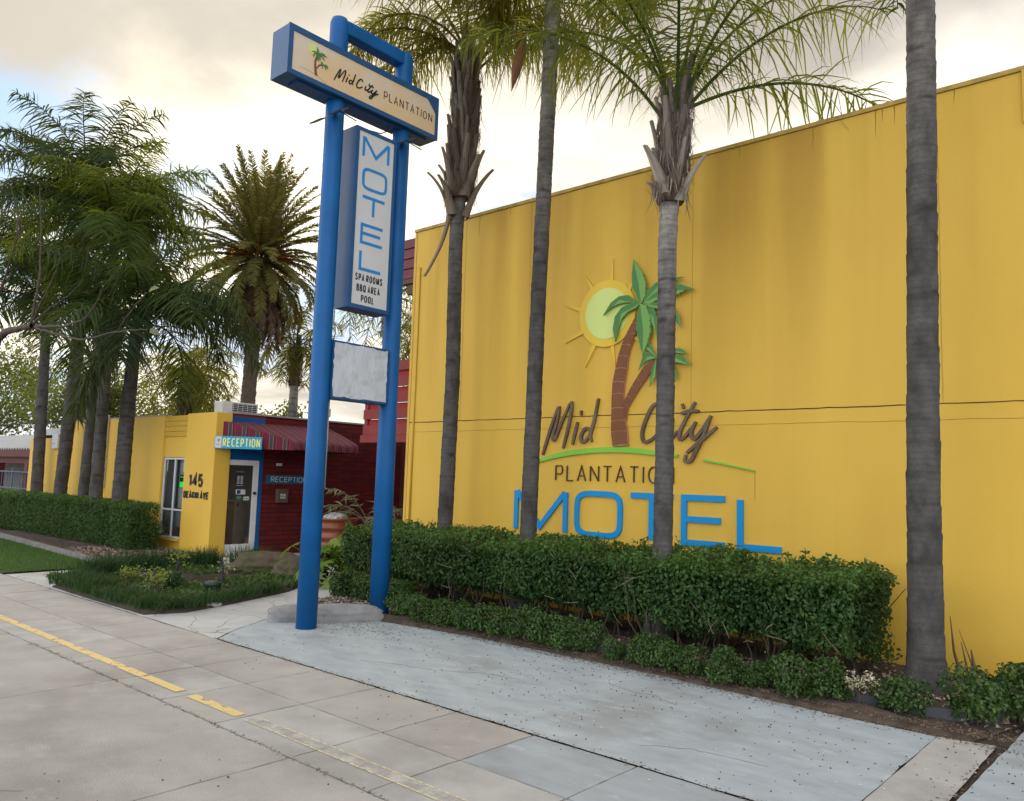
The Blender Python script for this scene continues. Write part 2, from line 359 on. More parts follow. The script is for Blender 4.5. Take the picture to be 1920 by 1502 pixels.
def trunk(name, pts, rads, m, parent, rng, ring=.16, depth=.055, n=30, flare=1.35):
    pts = np.asarray(pts, float); z = np.linspace(0, 1, len(pts)); d = np.concatenate([[0], np.cumsum(np.linalg.norm(np.diff(pts, axis=0), axis=1))]); H = d[-1]
    k = int(H/.03); s = np.linspace(0, H, k); P = np.stack([np.interp(s, d, pts[:, j]) for j in range(3)], 1)
    for j in (0, 1):
        ker = np.ones(15)/15; pad = np.pad(P[:, j], 7, 'edge'); P[:, j] = np.convolve(pad, ker, 'valid')
    Rr = np.interp(s, d, rads); Rr = Rr*(1+(flare-1)*np.exp(-s/.28))
    q = np.linspace(0, 2*np.pi, n, endpoint=False); V = []
    edges = [0.0]; SC_ = []
    while edges[-1] < H: edges.append(edges[-1]+ring*rng.uniform(.6, 1.5)*(1-.45*edges[-1]/H))
    edges = np.array(edges)
    tilt = rng.normal(0, .03, len(edges)); ta = rng.uniform(0, 6.28, len(edges))
    for i in range(k):
        j = np.searchsorted(edges, s[i])-1; j = max(j, 0)
        zz = s[i]+tilt[j]*np.cos(q-ta[j]); fr = np.clip((zz-edges[j])/max(.02, edges[min(j+1, len(edges)-1)]-edges[j]), 0, 1)
        saw = depth*(fr**4*.8 - .55*np.exp(-((fr-.0)/.10)**2)) + .012*np.sin(3*q+j*1.9)+.014*np.sin(5*q+s[i]*9)+rng.normal(0, .004, n)
        rr = Rr[i]*(1+saw); SC_.append(np.exp(-((fr)/.09)**2)*np.clip(.5+.5*np.sin(q+j*2.3)+.35*np.sin(q*3+j*5.1), .05, 1)+.5*np.exp(-((1-fr)/.06)**2)); V.append(np.stack([P[i, 0]+rr*np.cos(q), P[i, 1]+rr*np.sin(q), np.full(n, P[i, 2])], 1))
    V = np.concatenate(V); f = np.array([(i*n+a, i*n+(a+1) % n, (i+1)*n+(a+1) % n, (i+1)*n+a) for i in range(k-1) for a in range(n)])
    return mesh_np(name, V, f, m, parent, np.concatenate(SC_))
def boot(F, c, az, r, h, w, lean, curl, rng, shade=.5):
    """an old leaf base: a tapering, curved plate standing off the trunk"""
    n = 8; t = np.linspace(0, 1, n); rad = r+lean*t+curl*t**2.2; zz = h*t-abs(curl)*.35*t**3
    dirv = np.array([np.cos(az), np.sin(az), 0]); tan = np.array([-np.sin(az), np.cos(az), 0]); ww = w*(1-.72*t**.8)
    off = rng.normal(0, .12)*t[:, None]*tan[None]*h
    mid = np.asarray(c)+dirv[None]*rad[:, None]+np.array([0, 0, 1])*zz[:, None]+off
    V = np.stack([mid+tan*ww[:, None]-dirv*(ww*.55)[:, None], mid+dirv*.018, mid-tan*ww[:, None]-dirv*(ww*.55)[:, None], mid-dirv*.03], 1)
    f = [(i*4+a, i*4+(a+1) % 4, (i+1)*4+(a+1) % 4, (i+1)*4+a) for i in range(n-1) for a in range(4)]
    F.add(V.reshape(-1, 3), np.array(f), np.clip(shade+rng.normal(0, .15), 0, 1))
def disk_pts(n, rng): a = rng.uniform(0, 2*np.pi, n); r = np.sqrt(rng.random(n)); return r*np.cos(a), r*np.sin(a)
def blades(P, h, wd, rng, lean=.4):
    n = len(P); a = rng.uniform(0, 2*np.pi, n); hh = h*rng.uniform(.6, 1.25, n); le = lean*rng.uniform(.2, 1.2, n)*hh
    dv = np.stack([np.cos(a), np.sin(a), np.zeros(n)], 1); pv = np.stack([-np.sin(a), np.cos(a), np.zeros(n)], 1); up_ = np.array([0, 0, 1.0])
    V = np.empty((n, 3, 2, 3))
    for k, (t, wf) in enumerate(((0, 1), (.55, .8), (1, .08))):
        c = P+dv*(le*t*t)[:, None]+up_*(hh*(t-.25*t*t*le/hh))[:, None]; V[:, k, 0] = c+pv*wd*wf/2; V[:, k, 1] = c-pv*wd*wf/2
    i = np.arange(n)[:, None]*6; f = np.concatenate([i+np.array([[2*k, 2*k+1, 2*k+3, 2*k+2]]) for k in range(2)])
    return V.reshape(-1, 3), f

# ------------------------------------------------------------------ materials
def streakwall(name, c, c2, cdirt, shade_and_stain=False):
    m = mat(name, c, .62, c2=c2, vscale=1.1, bump=.12, bscale=60, stretch=(1, 1, .35), contrast=(.3, .75))
    t = m.node_tree; b = t.nodes['Principled BSDF']; src = b.inputs['Base Color'].links[0].from_socket
    tcn = t.nodes.new('ShaderNodeTexCoord'); mp = t.nodes.new('ShaderNodeMapping'); mp.inputs[3].default_value = (9, 9, .35)
    n = t.nodes.new('ShaderNodeTexNoise'); n.inputs['Scale'].default_value = 1.0; n.inputs['Detail'].default_value = 4
    r = t.nodes.new('ShaderNodeMapRange'); r.inputs[1].default_value = .58; r.inputs[2].default_value = .86; r.inputs[4].default_value = .16
    x = t.nodes.new('ShaderNodeMix'); x.data_type = 'RGBA'; x.inputs[7].default_value = (*cdirt, 1)
    t.links.new(tcn.outputs['Object'], mp.inputs[0]); t.links.new(mp.outputs[0], n.inputs[0]); t.links.new(n.outputs[0], r.inputs[0])
    t.links.new(r.outputs[0], x.inputs[0]); t.links.new(src, x.inputs[6])
    if shade_and_stain:   # soft vertical bands: palm shade painted together with run-off stains below the coping
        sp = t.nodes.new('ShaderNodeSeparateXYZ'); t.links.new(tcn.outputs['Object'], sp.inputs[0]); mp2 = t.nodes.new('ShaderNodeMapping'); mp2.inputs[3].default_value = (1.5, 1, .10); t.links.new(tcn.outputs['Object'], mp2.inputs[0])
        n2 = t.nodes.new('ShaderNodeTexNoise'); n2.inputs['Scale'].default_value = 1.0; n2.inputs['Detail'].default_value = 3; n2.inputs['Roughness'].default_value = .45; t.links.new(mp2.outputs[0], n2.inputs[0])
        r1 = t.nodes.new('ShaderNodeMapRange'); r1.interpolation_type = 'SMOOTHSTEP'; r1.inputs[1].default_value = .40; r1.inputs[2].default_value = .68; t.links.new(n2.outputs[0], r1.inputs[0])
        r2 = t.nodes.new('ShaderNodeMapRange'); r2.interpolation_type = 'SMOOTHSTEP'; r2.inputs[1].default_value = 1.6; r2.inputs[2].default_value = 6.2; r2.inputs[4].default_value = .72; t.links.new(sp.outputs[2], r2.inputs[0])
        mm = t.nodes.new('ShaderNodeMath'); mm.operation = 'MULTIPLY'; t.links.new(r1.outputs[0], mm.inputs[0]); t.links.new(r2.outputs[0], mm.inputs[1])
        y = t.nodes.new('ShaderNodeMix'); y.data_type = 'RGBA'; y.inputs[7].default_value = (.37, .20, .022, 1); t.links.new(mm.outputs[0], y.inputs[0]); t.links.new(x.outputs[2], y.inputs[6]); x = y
    t.links.new(x.outputs[2], b.inputs['Base Color'])
    return m
Myel = streakwall('yellow_paint', (.655, .415, .058), (.60, .365, .048), (.44, .25, .035))
Mwall = streakwall('shaded_stained_yellow_paint', (.655, .415, .058), (.60, .365, .048), (.44, .25, .035), True)
Myel2 = mat('yellow_trim', (.62, .38, .05), .55, var=.15, vscale=3)
Mcop = mat('coping_metal', (.50, .33, .07), .5, var=.4, vscale=6, stretch=(1, 1, 1))
Mcrack = mat('dark_sealant', (.055, .035, .012), .9)
Mhair = mat('faint_joint', (.30, .18, .03), .9)
Mstain = mat('rust_stain', (.30, .16, .02), .9)
Mblue = mat('blue_paint', (.005, .098, .29), .45, var=.22, vscale=2.2, spec=.2, bump=.05, bscale=25)
Mblue2 = mat('blue_cabinet', (.010, .075, .20), .42, var=.15, vscale=3, spec=.4)
Mletb = mat('bright_blue_letter', (.002, .235, .53), .45, spec=.25)
Mwhite = mat('white_panel', (.54, .55, .555), .42, var=.08, vscale=3)
Mcream = mat('cream_panel', (.60, .55, .48), .35, c2=(.64, .46, .25), vscale=.55, contrast=(.42, .6))  # orange tone paints in the sunset glow reflected by the sign face
Mroughw = mat('brushed_white_paint', (.53, .56, .60), .6, var=.14, vscale=7, bump=.5, bscale=18, stretch=(1, 1, .5))
Mdark = mat('dark_metal', (.03, .033, .038), .5)
Mblack = mat('black_letter', (.012, .011, .01), .5)
Mbrownl = mat('brown_letter', (.085, .05, .028), .5, c2=(.16, .11, .07), vscale=3)
Mbrownd = mat('dark_brown_letter', (.07, .035, .018), .5)
Mfoot = mat('footpath_concrete', (.39, .374, .352), .85, c2=(.295, .283, .267), vscale=1.9, bump=.3, bscale=90, contrast=(.3, .72))
Mslabs = [Mfoot, mat('slab_pale', (.41, .402, .385), .85, c2=(.31, .305, .295), vscale=2.5, bump=.25, bscale=90),
          mat('slab_brown', (.315, .298, .278), .85, c2=(.35, .335, .315), vscale=2, bump=.25, bscale=90),
          mat('slab_blue', (.325, .36, .385), .8, c2=(.265, .29, .31), vscale=1.8, bump=.25, bscale=90, stretch=(1, 2.5, 1))]
Mapron = mat('apron_paint', (.378, .425, .456), .75, c2=(.275, .31, .333), vscale=2.2, bump=.3, bscale=45, stretch=(1, 2.2, 1), contrast=(.32, .72))
Mdirt = mat('joint_dirt', (.055, .047, .037), .95, var=.5, vscale=20)
Msoil = mat('soil', (.045, .034, .026), .95, c2=(.095, .07, .052), vscale=9, bump=.9, bscale=35)
Mgroundm = mat('far_ground', (.10, .095, .07), .95, var=.4, vscale=.3)
Mgrassb = mat('turf', (.022, .055, .012), .95, c2=(.035, .075, .016), vscale=6, bump=.7, bscale=90)
Mbrick = mat('red_painted_brick', (.15, .015, .014), .55, c2=(.09, .012, .013), vscale=2.5, stretch=(1, 1, 3))
Mmaroon = mat('maroon_metal', (.22, .035, .035), .5, var=.15)
Msalmon = mat('salmon_board', (.24, .04, .035), .6, var=.15)
Mredb = mat('red_board', (.33, .02, .012), .55, var=.15)
Mfasc = mat('wine_fascia', (.17, .035, .055), .55, var=.2, vscale=3)
Mgreym = mat('grey_metal', (.38, .38, .38), .5, metal=.4)
Mframe = mat('pale_grey_frame', (.50, .52, .53), .45)
Mdoor = mat('white_door', (.66, .66, .64), .5, var=.1)
Mblind = mat('white_blind', (.55, .56, .56), .7)
Mroom = mat('beige_room', (.58, .51, .40), .8, var=.2)
Mterra = mat('glazed_terracotta', (.26, .065, .022), .32, c2=(.16, .036, .014), vscale=3, spec=.5)
Mrock = mat('grey_stone', (.27, .265, .26), .8, c2=(.18, .178, .178), vscale=5, bump=.4, bscale=22)
Mbould = mat('mossy_boulder', (.095, .07, .05), .9, c2=(.06, .065, .025), vscale=5, bump=1.0, bscale=16, contrast=(.42, .58))
Mwater = mat('wet_stone', (.16, .16, .16), .12, c2=(.45, .46, .47), vscale=18, spec=.6, bump=.8, bscale=14)
Mkerb = mat('kerb_concrete', (.21, .20, .185), .9, var=.35, vscale=5, bump=.4, bscale=40)
Medge = mat('grey_edging', (.085, .088, .092), .85, var=.3, vscale=5, bump=.3, bscale=40)
Mpebble = mat('pebbles', (.36, .31, .25), .9, c2=(.14, .12, .10), vscale=60, contrast=(.4, .6))
Mseed = mat('dark_seed', (.035, .026, .02), .7); Mpetal = mat('white_petal', (.66, .62, .54), .7)
Mchip = mat('wood_chip', (.20, .13, .09), .9, c2=(.42, .33, .27), vscale=30, contrast=(.4, .6))
Mgreen = mat('sign_green', (.17, .35, .085), .55); Mgreend = mat('sign_dark_green', (.07, .20, .055), .55)
Marcg = mat('lime_green', (.20, .48, .04), .45); Msunring = mat('sun_gold', (.70, .47, .045), .5); Msunface = mat('sun_lime', (.58, .66, .20), .5)
Mtrunkb = mat('sign_trunk_brown', (.20, .075, .027), .55, var=.15); Mtrunkl = mat('sign_trunk_line', (.45, .22, .11), .6)
Mcyan = mat('cyan_sign', (.02, .30, .50), .4); Myelt = mat('yellow_text', (.80, .76, .10), .45)
Mteal = mat('teal_sign', (.012, .10, .17), .45); Mpale = mat('pale_text', (.48, .50, .52), .5)
def glassmat(name, tint, mixf):
    m = bpy.data.materials.new(name); m.use_nodes = True; t = m.node_tree; t.nodes.remove(t.nodes['Principled BSDF'])
    a = t.nodes.new('ShaderNodeBsdfTransparent'); a.inputs[0].default_value = (*tint, 1); g = t.nodes.new('ShaderNodeBsdfGlossy'); g.inputs['Roughness'].default_value = .03
    f = t.nodes.new('ShaderNodeFresnel'); f.inputs[0].default_value = 1.5; ml = t.nodes.new('ShaderNodeMath'); ml.operation = 'MULTIPLY'; ml.inputs[1].default_value = mixf
    x = t.nodes.new('ShaderNodeMixShader'); t.links.new(f.outputs[0], ml.inputs[0]); t.links.new(ml.outputs[0], x.inputs[0]); t.links.new(a.outputs[0], x.inputs[1]); t.links.new(g.outputs[0], x.inputs[2])
    t.links.new(x.outputs[0], t.nodes['Material Output'].inputs[0]); return m
Mglass = glassmat('window_glass', (.72, .74, .74), 1.2)
Mled = bpy.data.materials.new('green_screen'); Mled.use_nodes = True
Mled.node_tree.nodes['Principled BSDF'].inputs['Base Color'].default_value = (0, .05, .01, 1)
Mled.node_tree.nodes['Principled BSDF'].inputs['Emission Color'].default_value = (0.0, .85, .08, 1); Mled.node_tree.nodes['Principled BSDF'].inputs['Emission Strength'].default_value = .9
# brick courses, striped canvas and worn paint get their own nodes
def stain(m, col_, sc, lo, hi, amt, off=0.0, st=(1, 1, 1)):
    t = m.node_tree; b = t.nodes['Principled BSDF']; src = b.inputs['Base Color'].links[0].from_socket; tcn = t.nodes.new('ShaderNodeTexCoord'); mp = t.nodes.new('ShaderNodeMapping'); mp.inputs[1].default_value = (off, off, off); mp.inputs[3].default_value = st
    n = t.nodes.new('ShaderNodeTexNoise'); n.inputs['Scale'].default_value = sc; n.inputs['Detail'].default_value = 6; n.inputs['Roughness'].default_value = .62; r = t.nodes.new('ShaderNodeMapRange'); r.interpolation_type = 'SMOOTHSTEP'
    r.inputs[1].default_value = lo; r.inputs[2].default_value = hi; r.inputs[4].default_value = amt; x = t.nodes.new('ShaderNodeMix'); x.data_type = 'RGBA'; x.inputs[7].default_value = (*col_, 1)
    t.links.new(tcn.outputs['Object'], mp.inputs[0]); t.links.new(mp.outputs[0], n.inputs[0]); t.links.new(n.outputs[0], r.inputs[0]); t.links.new(r.outputs[0], x.inputs[0]); t.links.new(src, x.inputs[6]); t.links.new(x.outputs[2], b.inputs['Base Color'])
for m_ in (Mapron, Mslabs[3]): stain(m_, (.22, .215, .20), .7, .50, .68, .55, 3.1); stain(m_, (.47, .50, .52), 3.5, .58, .72, .5, 8.2, (1, 2, 1)); stain(m_, (.16, .145, .12), 9, .66, .76, .5, 1.7)
for m_ in Mslabs[:3]: stain(m_, (.20, .185, .165), .55, .50, .70, .55, 5.5); stain(m_, (.44, .43, .41), 2.6, .58, .74, .45, 2.2, (1, 1.8, 1)); stain(m_, (.14, .125, .11), 11, .66, .76, .45, 4.4)
stain(Mblue, (.03, .07, .14), 6, .60, .74, .5, 2.0, (1, 1, .4)); stain(Mroughw, (.36, .37, .38), 5, .52, .66, .6, 1.0)
def add_bricks(m, axis):
    t = m.node_tree; b = t.nodes['Principled BSDF']; tcn = t.nodes.new('ShaderNodeTexCoord'); sp = t.nodes.new('ShaderNodeSeparateXYZ'); cb = t.nodes.new('ShaderNodeCombineXYZ')
    t.links.new(tcn.outputs['Object'], sp.inputs[0]); t.links.new(sp.outputs[axis], cb.inputs[0]); t.links.new(sp.outputs[2], cb.inputs[1])
    bt = t.nodes.new('ShaderNodeTexBrick'); bt.inputs['Scale'].default_value = 1.0; bt.inputs['Brick Width'].default_value = .39; bt.inputs['Row Height'].default_value = .098
    bt.inputs['Mortar Size'].default_value = .006; bt.inputs['Color1'].default_value = (1, 1, 1, 1); bt.inputs['Color2'].default_value = (.72, .72, .72, 1); bt.inputs['Mortar'].default_value = (.3, .3, .3, 1); bt.inputs['Mortar Smooth'].default_value = .2
    t.links.new(cb.outputs[0], bt.inputs[0]); src = b.inputs['Base Color'].links[0].from_socket
    x = t.nodes.new('ShaderNodeMix'); x.data_type = 'RGBA'; x.blend_type = 'MULTIPLY'; x.inputs[0].default_value = 1; t.links.new(src, x.inputs[6]); t.links.new(bt.outputs[0], x.inputs[7]); t.links.new(x.outputs[2], b.inputs['Base Color'])
    bp = t.nodes.new('ShaderNodeBump'); bp.inputs['Strength'].default_value = .9; bp.inputs['Distance'].default_value = .012; bp.invert = True
    t.links.new(bt.outputs['Fac'], bp.inputs['Height']); t.links.new(bp.outputs[0], b.inputs['Normal'])
add_bricks(Mbrick, 1)
Mcanvas = mat('striped_canvas', (.20, .018, .035), .75); t = Mcanvas.node_tree; b = t.nodes['Principled BSDF']
tcn = t.nodes.new('ShaderNodeTexCoord'); sp = t.nodes.new('ShaderNodeSeparateXYZ'); t.links.new(tcn.outputs['Object'], sp.inputs[0])
md = t.nodes.new('ShaderNodeMath'); md.operation = 'MULTIPLY'; md.inputs[1].default_value = 1/.20; fr_ = t.nodes.new('ShaderNodeMath'); fr_.operation = 'FRACT'
t.links.new(sp.outputs[1], md.inputs[0]); t.links.new(md.outputs[0], fr_.inputs[0]); cr = t.nodes.new('ShaderNodeValToRGB'); cr.color_ramp.interpolation = 'CONSTANT'; els = cr.color_ramp.elements
els[0].position = 0; els[0].color = (.135, .012, .028, 1); els[1].position = .34; els[1].color = (.27, .18, .15, 1)
for p_, c_ in ((.37, (.05, .045, .05, 1)), (.62, (.27, .18, .15, 1)), (.65, (.09, .012, .025, 1)), (.82, (.22, .03, .045, 1)), (.88, (.135, .012, .028, 1))):
    q_ = els.new(p_); q_.color = c_
t.links.new(fr_.outputs[0], cr.inputs[0]); t.links.new(cr.outputs[0], b.inputs['Base Color'])
def wornpaint(name, c, lo, hi, sc):
    m = mat(name, c, .7); t = m.node_tree; b = t.nodes['Principled BSDF']; o = t.nodes['Material Output']
    tcn = t.nodes.new('ShaderNodeTexCoord'); n = t.nodes.new('ShaderNodeTexNoise'); n.inputs['Scale'].default_value = sc; n.inputs['Detail'].default_value = 8; n.inputs['Roughness'].default_value = .7
    r = t.nodes.new('ShaderNodeMapRange'); r.inputs[1].default_value = lo; r.inputs[2].default_value = hi; tr = t.nodes.new('ShaderNodeBsdfTransparent'); x = t.nodes.new('ShaderNodeMixShader')
    t.links.new(tcn.outputs['Object'], n.inputs[0]); t.links.new(n.outputs[0], r.inputs[0]); t.links.new(r.outputs[0], x.inputs[0]); t.links.new(b.outputs[0], x.inputs[1]); t.links.new(tr.outputs[0], x.inputs[2]); t.links.new(x.outputs[0], o.inputs[0]); return m
Mline = wornpaint('worn_yellow_paint', (.62, .47, .20), .54, .64, 9); Mghost = wornpaint('faded_pale_paint', (.43, .42, .385), .40, .72, 7); Mghost2 = wornpaint('faded_yellow_edge', (.60, .54, .34), .48, .62, 22)
def barkmat(name, lo, hi, z0, z1):
    m = mat(name, lo, .9, var=.45, vscale=4, bump=.45, bscale=26, stretch=(1.6, 1.6, 1.0), spec=.15); t = m.node_tree; b = t.nodes['Principled BSDF']
    x0 = [n for n in t.nodes if n.type == 'MIX'][0]; tcn = t.nodes.new('ShaderNodeTexCoord'); sp = t.nodes.new('ShaderNodeSeparateXYZ'); t.links.new(tcn.outputs['Object'], sp.inputs[0])
    n = t.nodes.new('ShaderNodeTexNoise'); n.inputs['Scale'].default_value = 1.6; t.links.new(tcn.outputs['Object'], n.inputs[0])
    ad = t.nodes.new('ShaderNodeMath'); ad.operation = 'ADD'; t.links.new(sp.outputs[2], ad.inputs[0]); t.links.new(n.outputs[0], ad.inputs[1])
    r = t.nodes.new('ShaderNodeMapRange'); r.inputs[1].default_value = z0+.5; r.inputs[2].default_value = z1+.5; t.links.new(ad.outputs[0], r.inputs[0])
    for k, i in ((1.0, 6), (.5, 7)):
        y = t.nodes.new('ShaderNodeMix'); y.data_type = 'RGBA'; y.inputs[6].default_value = tuple(v*k for v in lo)+(1,); y.inputs[7].default_value = tuple(v*k for v in hi)+(1,)
        t.links.new(r.outputs[0], y.inputs[0]); t.links.new(y.outputs[2], x0.inputs[i])
    wv = t.nodes.new('ShaderNodeTexWave'); wv.bands_direction = 'Z'; wv.inputs['Scale'].default_value = 5.5; wv.inputs['Distortion'].default_value = 5.0; wv.inputs['Detail'].default_value = 4; wv.inputs['Detail Scale'].default_value = 1.6; wv.inputs['Detail Roughness'].default_value = .7; t.links.new(tcn.outputs['Object'], wv.inputs[0])
    wr = t.nodes.new('ShaderNodeMapRange'); wr.inputs[1].default_value = .0; wr.inputs[2].default_value = .28; wr.inputs[3].default_value = .3; wr.inputs[4].default_value = 0; t.links.new(wv.outputs['Fac'], wr.inputs[0]); wx_ = t.nodes.new('ShaderNodeMix'); wx_.data_type = 'RGBA'; wx_.inputs[7].default_value = (lo[0]*.42, lo[1]*.40, lo[2]*.38, 1); t.links.new(wr.outputs[0], wx_.inputs[0]); t.links.new(x0.outputs[2], wx_.inputs[6]); x0 = wx_
    at = t.nodes.new('ShaderNodeAttribute'); at.attribute_name = 'rnd'; ml = t.nodes.new('ShaderNodeMath'); ml.operation = 'MULTIPLY'; ml.inputs[1].default_value = .8; t.links.new(at.outputs['Fac'], ml.inputs[0])
    z = t.nodes.new('ShaderNodeMix'); z.data_type = 'RGBA'; z.inputs[7].default_value = (lo[0]*.3, lo[1]*.28, lo[2]*.26, 1); t.links.new(ml.outputs[0], z.inputs[0]); t.links.new(x0.outputs[2], z.inputs[6]); t.links.new(z.outputs[2], b.inputs['Base Color'])
    return m
Mbark = barkmat('dark_palm_bark', (.102, .095, .088), (.215, .197, .172), 4.2, 7.2)
Mbarkp = barkmat('pale_palm_bark', (.115, .106, .10), (.36, .335, .30), 3.4, 4.6)
Mbarkd = mat('canary_bark', (.075, .06, .045), .95, c2=(.15, .115, .08), vscale=14, bump=1.0, bscale=16, stretch=(1, 1, 2.5))
Mqueen = leafmat('queen_palm_leaf', (.007, .021, .007), (.032, .058, .013), .28, .5, tcol=(.15, .19, .02), spec=.18)
Mqueeny = leafmat('yellowing_palm_leaf', (.024, .046, .010), (.10, .112, .014), .42, .5, tcol=(.36, .33, .03), spec=.18)
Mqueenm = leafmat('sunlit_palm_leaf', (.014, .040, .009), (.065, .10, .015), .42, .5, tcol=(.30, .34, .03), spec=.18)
Mcanl = leafmat('canary_palm_leaf', (.030, .050, .016), (.15, .135, .035), .32, .5, tcol=(.34, .29, .05), spec=.2)
Mdead = leafmat('dead_frond', (.055, .032, .02), (.14, .085, .045), .15, .8, tcol=(.20, .11, .04))
Mfruit = leafmat('orange_fruit_stalk', (.26, .08, .015), (.40, .15, .02), .15, .6)
Mboot = leafmat('dry_leaf_base', (.055, .04, .03), (.20, .155, .115), .06, .85, tcol=(.2, .12, .06))
Mbootp = leafmat('grey_leaf_base', (.10, .08, .065), (.33, .28, .225), .06, .85, tcol=(.2, .14, .08))
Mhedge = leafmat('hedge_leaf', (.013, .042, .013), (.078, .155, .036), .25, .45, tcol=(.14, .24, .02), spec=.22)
Mbox = leafmat('box_leaf', (.017, .05, .010), (.07, .135, .024), .22, .4, tcol=(.08, .14, .02))
Mgrass = leafmat('grass_blade', (.028, .075, .012), (.075, .15, .024), .25, .5)
Mmondo = leafmat('mondo_blade', (.009, .03, .010), (.032, .075, .018), .2, .5, spec=.2)
Mlime = leafmat('lime_shrub_leaf', (.06, .105, .016), (.20, .24, .04), .3, .5)
Mphil = leafmat('glossy_lobed_leaf', (.07, .15, .014), (.16, .25, .03), .35, .3, tcol=(.34, .42, .04), spec=.6)
Mvar = leafmat('variegated_leaf', (.20, .22, .12), (.55, .52, .42), .2, .6)
Mtree = leafmat('backlit_tree_leaf', (.02, .042, .010), (.085, .11, .02), .42, .5, tcol=(.24, .27, .03))
Mkent = leafmat('kentia_leaf', (.05, .07, .03), (.22, .23, .15), .3, .4)
Mtwig = mat('hedge_twig', (.075, .058, .038), .9, var=.4, vscale=10); Mbranch = mat('bare_branch_bark', (.085, .065, .05), .9, var=.35, vscale=8)

# ------------------------------------------------------------------ setting: ground, footpath, apron, lawn, beds
rng = np.random.default_rng(7)
def sheet(name, pts, m, z, kind='structure', wobble=0.0):
    mb = MB(); n = len(pts)
    if wobble:
        q = []
        for i in range(n):
            a, b = Vector(pts[i]), Vector(pts[(i+1) % n]); k = max(1, int((b-a).length/.12))
            for j in range(k):
                p = a.lerp(b, j/k); o = 0 if j == 0 else wobble
                q.append((p.x+rng.normal(0, o), p.y+rng.normal(0, o)))
        pts = q
    mb.add([(x, y, z) for x, y in pts], [tuple(range(len(pts)))]); return tag(mb.build(name, m), kind=kind)
sheet('ground', [(-600, -600), (600, -600), (600, 600), (-600, 600)], Mgroundm, -.05)
sheet('path_bedding', [(-60, -6), (8, -6), (8, 4.47), (-60, 4.47)], Mdirt, -.011)
fp = MB(); g_ = .0065
def slab(x0, x1, y0, y1, mi):
    j = lambda: rng.normal(0, .0028)
    fp_v = []; nx = max(1, int((x1-x0)/.09)); ny = max(1, int((y1-y0)/.09)); out = []
    out += [(x0+g_+(x1-x0-2*g_)*i/nx, y0+g_+j()) for i in range(nx)] + [(x1-g_+j(), y0+g_+(y1-y0-2*g_)*i/ny) for i in range(ny)]
    out += [(x1-g_-(x1-x0-2*g_)*i/nx, y1-g_+j()) for i in range(nx)] + [(x0+g_+j(), y1-g_-(y1-y0-2*g_)*i/ny) for i in range(ny)]
    fp.prism(out, lambda u, v, d=0.0: Vector((u, v, d)), -.03, rng.normal(0, .0007), mi)
XJ = [-4.38-.81*k for k in range(0, 62)]; XJ[:9] = [-4.38, -5.32, -6.13, -6.95, -7.72, -8.57, -9.36, -10.14, -10.98]
XJ = [8, 7.1, 6.3, 5.5, 4.7, 3.9, 3.1, 2.3, 1.5, .7, -.1, -.9, -1.75, -2.79, -3.63] + XJ
for i in range(len(XJ)-1):
    x1, x0 = XJ[i], XJ[i+1]; xm = (x0+x1)/2
    mi = 2 if -11.1 < xm < -10.2 else (3 if xm > -3.65 else 0)
    slab(x0, x1, 3.73, 4.455, mi if mi else (2 if -4.3 < xm < -3.7 else 0))
    slab(x0, x1, 3.0, 3.73, 1 if -5.3 < xm < -2.6 else (0 if rng.random() < .8 else 1))
xs = [8, 5.9, 3.35, .78, -1.8, -4.38, -6.94, -9.5]+[-12.06-2.56*k for k in range(18)]
for i in range(len(xs)-1): slab(xs[i+1], xs[i], .55, 3.0, 0); slab(xs[i+1], xs[i], -1.9, .55, 0); slab(xs[i+1], xs[i], -6, -1.9, 0)
tag(fp.build('footpath', Mslabs), kind='structure')
ln = MB()
def strip_(mb, x0, x1, y0, y1, z, mi=0): mb.add([(x0, y0, z), (x1, y0, z), (x1, y1, z), (x0, y1, z)], [(0, 1, 2, 3)], mi)
strip_(ln, -55, -6.25, 3.185, 3.275, .0045); strip_(ln, -6.08, -5.36, 3.185, 3.275, .0045)
tag(ln.build('yellow_path_line', Mline), kind='structure')
gl_ = MB(); strip_(gl_, -5.24, 1.5, 3.205, 3.295, .0045, 0); strip_(gl_, -5.24, 1.5, 3.296, 3.309, .005, 1); strip_(gl_, -5.24, 1.5, 3.19, 3.204, .005, 1)
tag(gl_.build('faded_path_line', [Mghost, Mghost2]), kind='structure')
sheet('apron', [(-7.93, 4.462), (-1.585, 4.462), (-1.60, 6.57), (-2.2, 6.56), (-4.0, 6.64), (-6.3, 6.62), (-7.7, 6.42), (-8.55, 6.1), (-8.95, 6.05), (-8.68, 5.57), (-8.25, 4.85)], Mapron, .004, wobble=.003)
sheet('apron_strip', [(-1.579, 4.462), (-1.225, 4.462), (-1.235, 6.66), (-1.594, 6.58)], Mslabs[1], .003, wobble=.002)
sheet('side_apron', [(-1.215, 4.462), (6, 4.462), (6, 8.2), (-.9, 8.2), (-1.15, 7.6)], Mapron, .004, wobble=.004)
sheet('dirt_fill', [(-60, 4.45), (8, 4.45), (8, 30), (-60, 30)], Msoil, -.02)
Mcrazy = mat('pale_crazed_concrete', (.47, .475, .47), .8, c2=(.37, .375, .37), vscale=1.6, bump=.25, bscale=60); t = Mcrazy.node_tree; b = t.nodes['Principled BSDF']
vo = t.nodes.new('ShaderNodeTexVoronoi'); vo.feature = 'DISTANCE_TO_EDGE'; vo.inputs['Scale'].default_value = 1.9; tcn = t.nodes.new('ShaderNodeTexCoord'); nz = t.nodes.new('ShaderNodeTexNoise'); nz.inputs['Scale'].default_value = 5
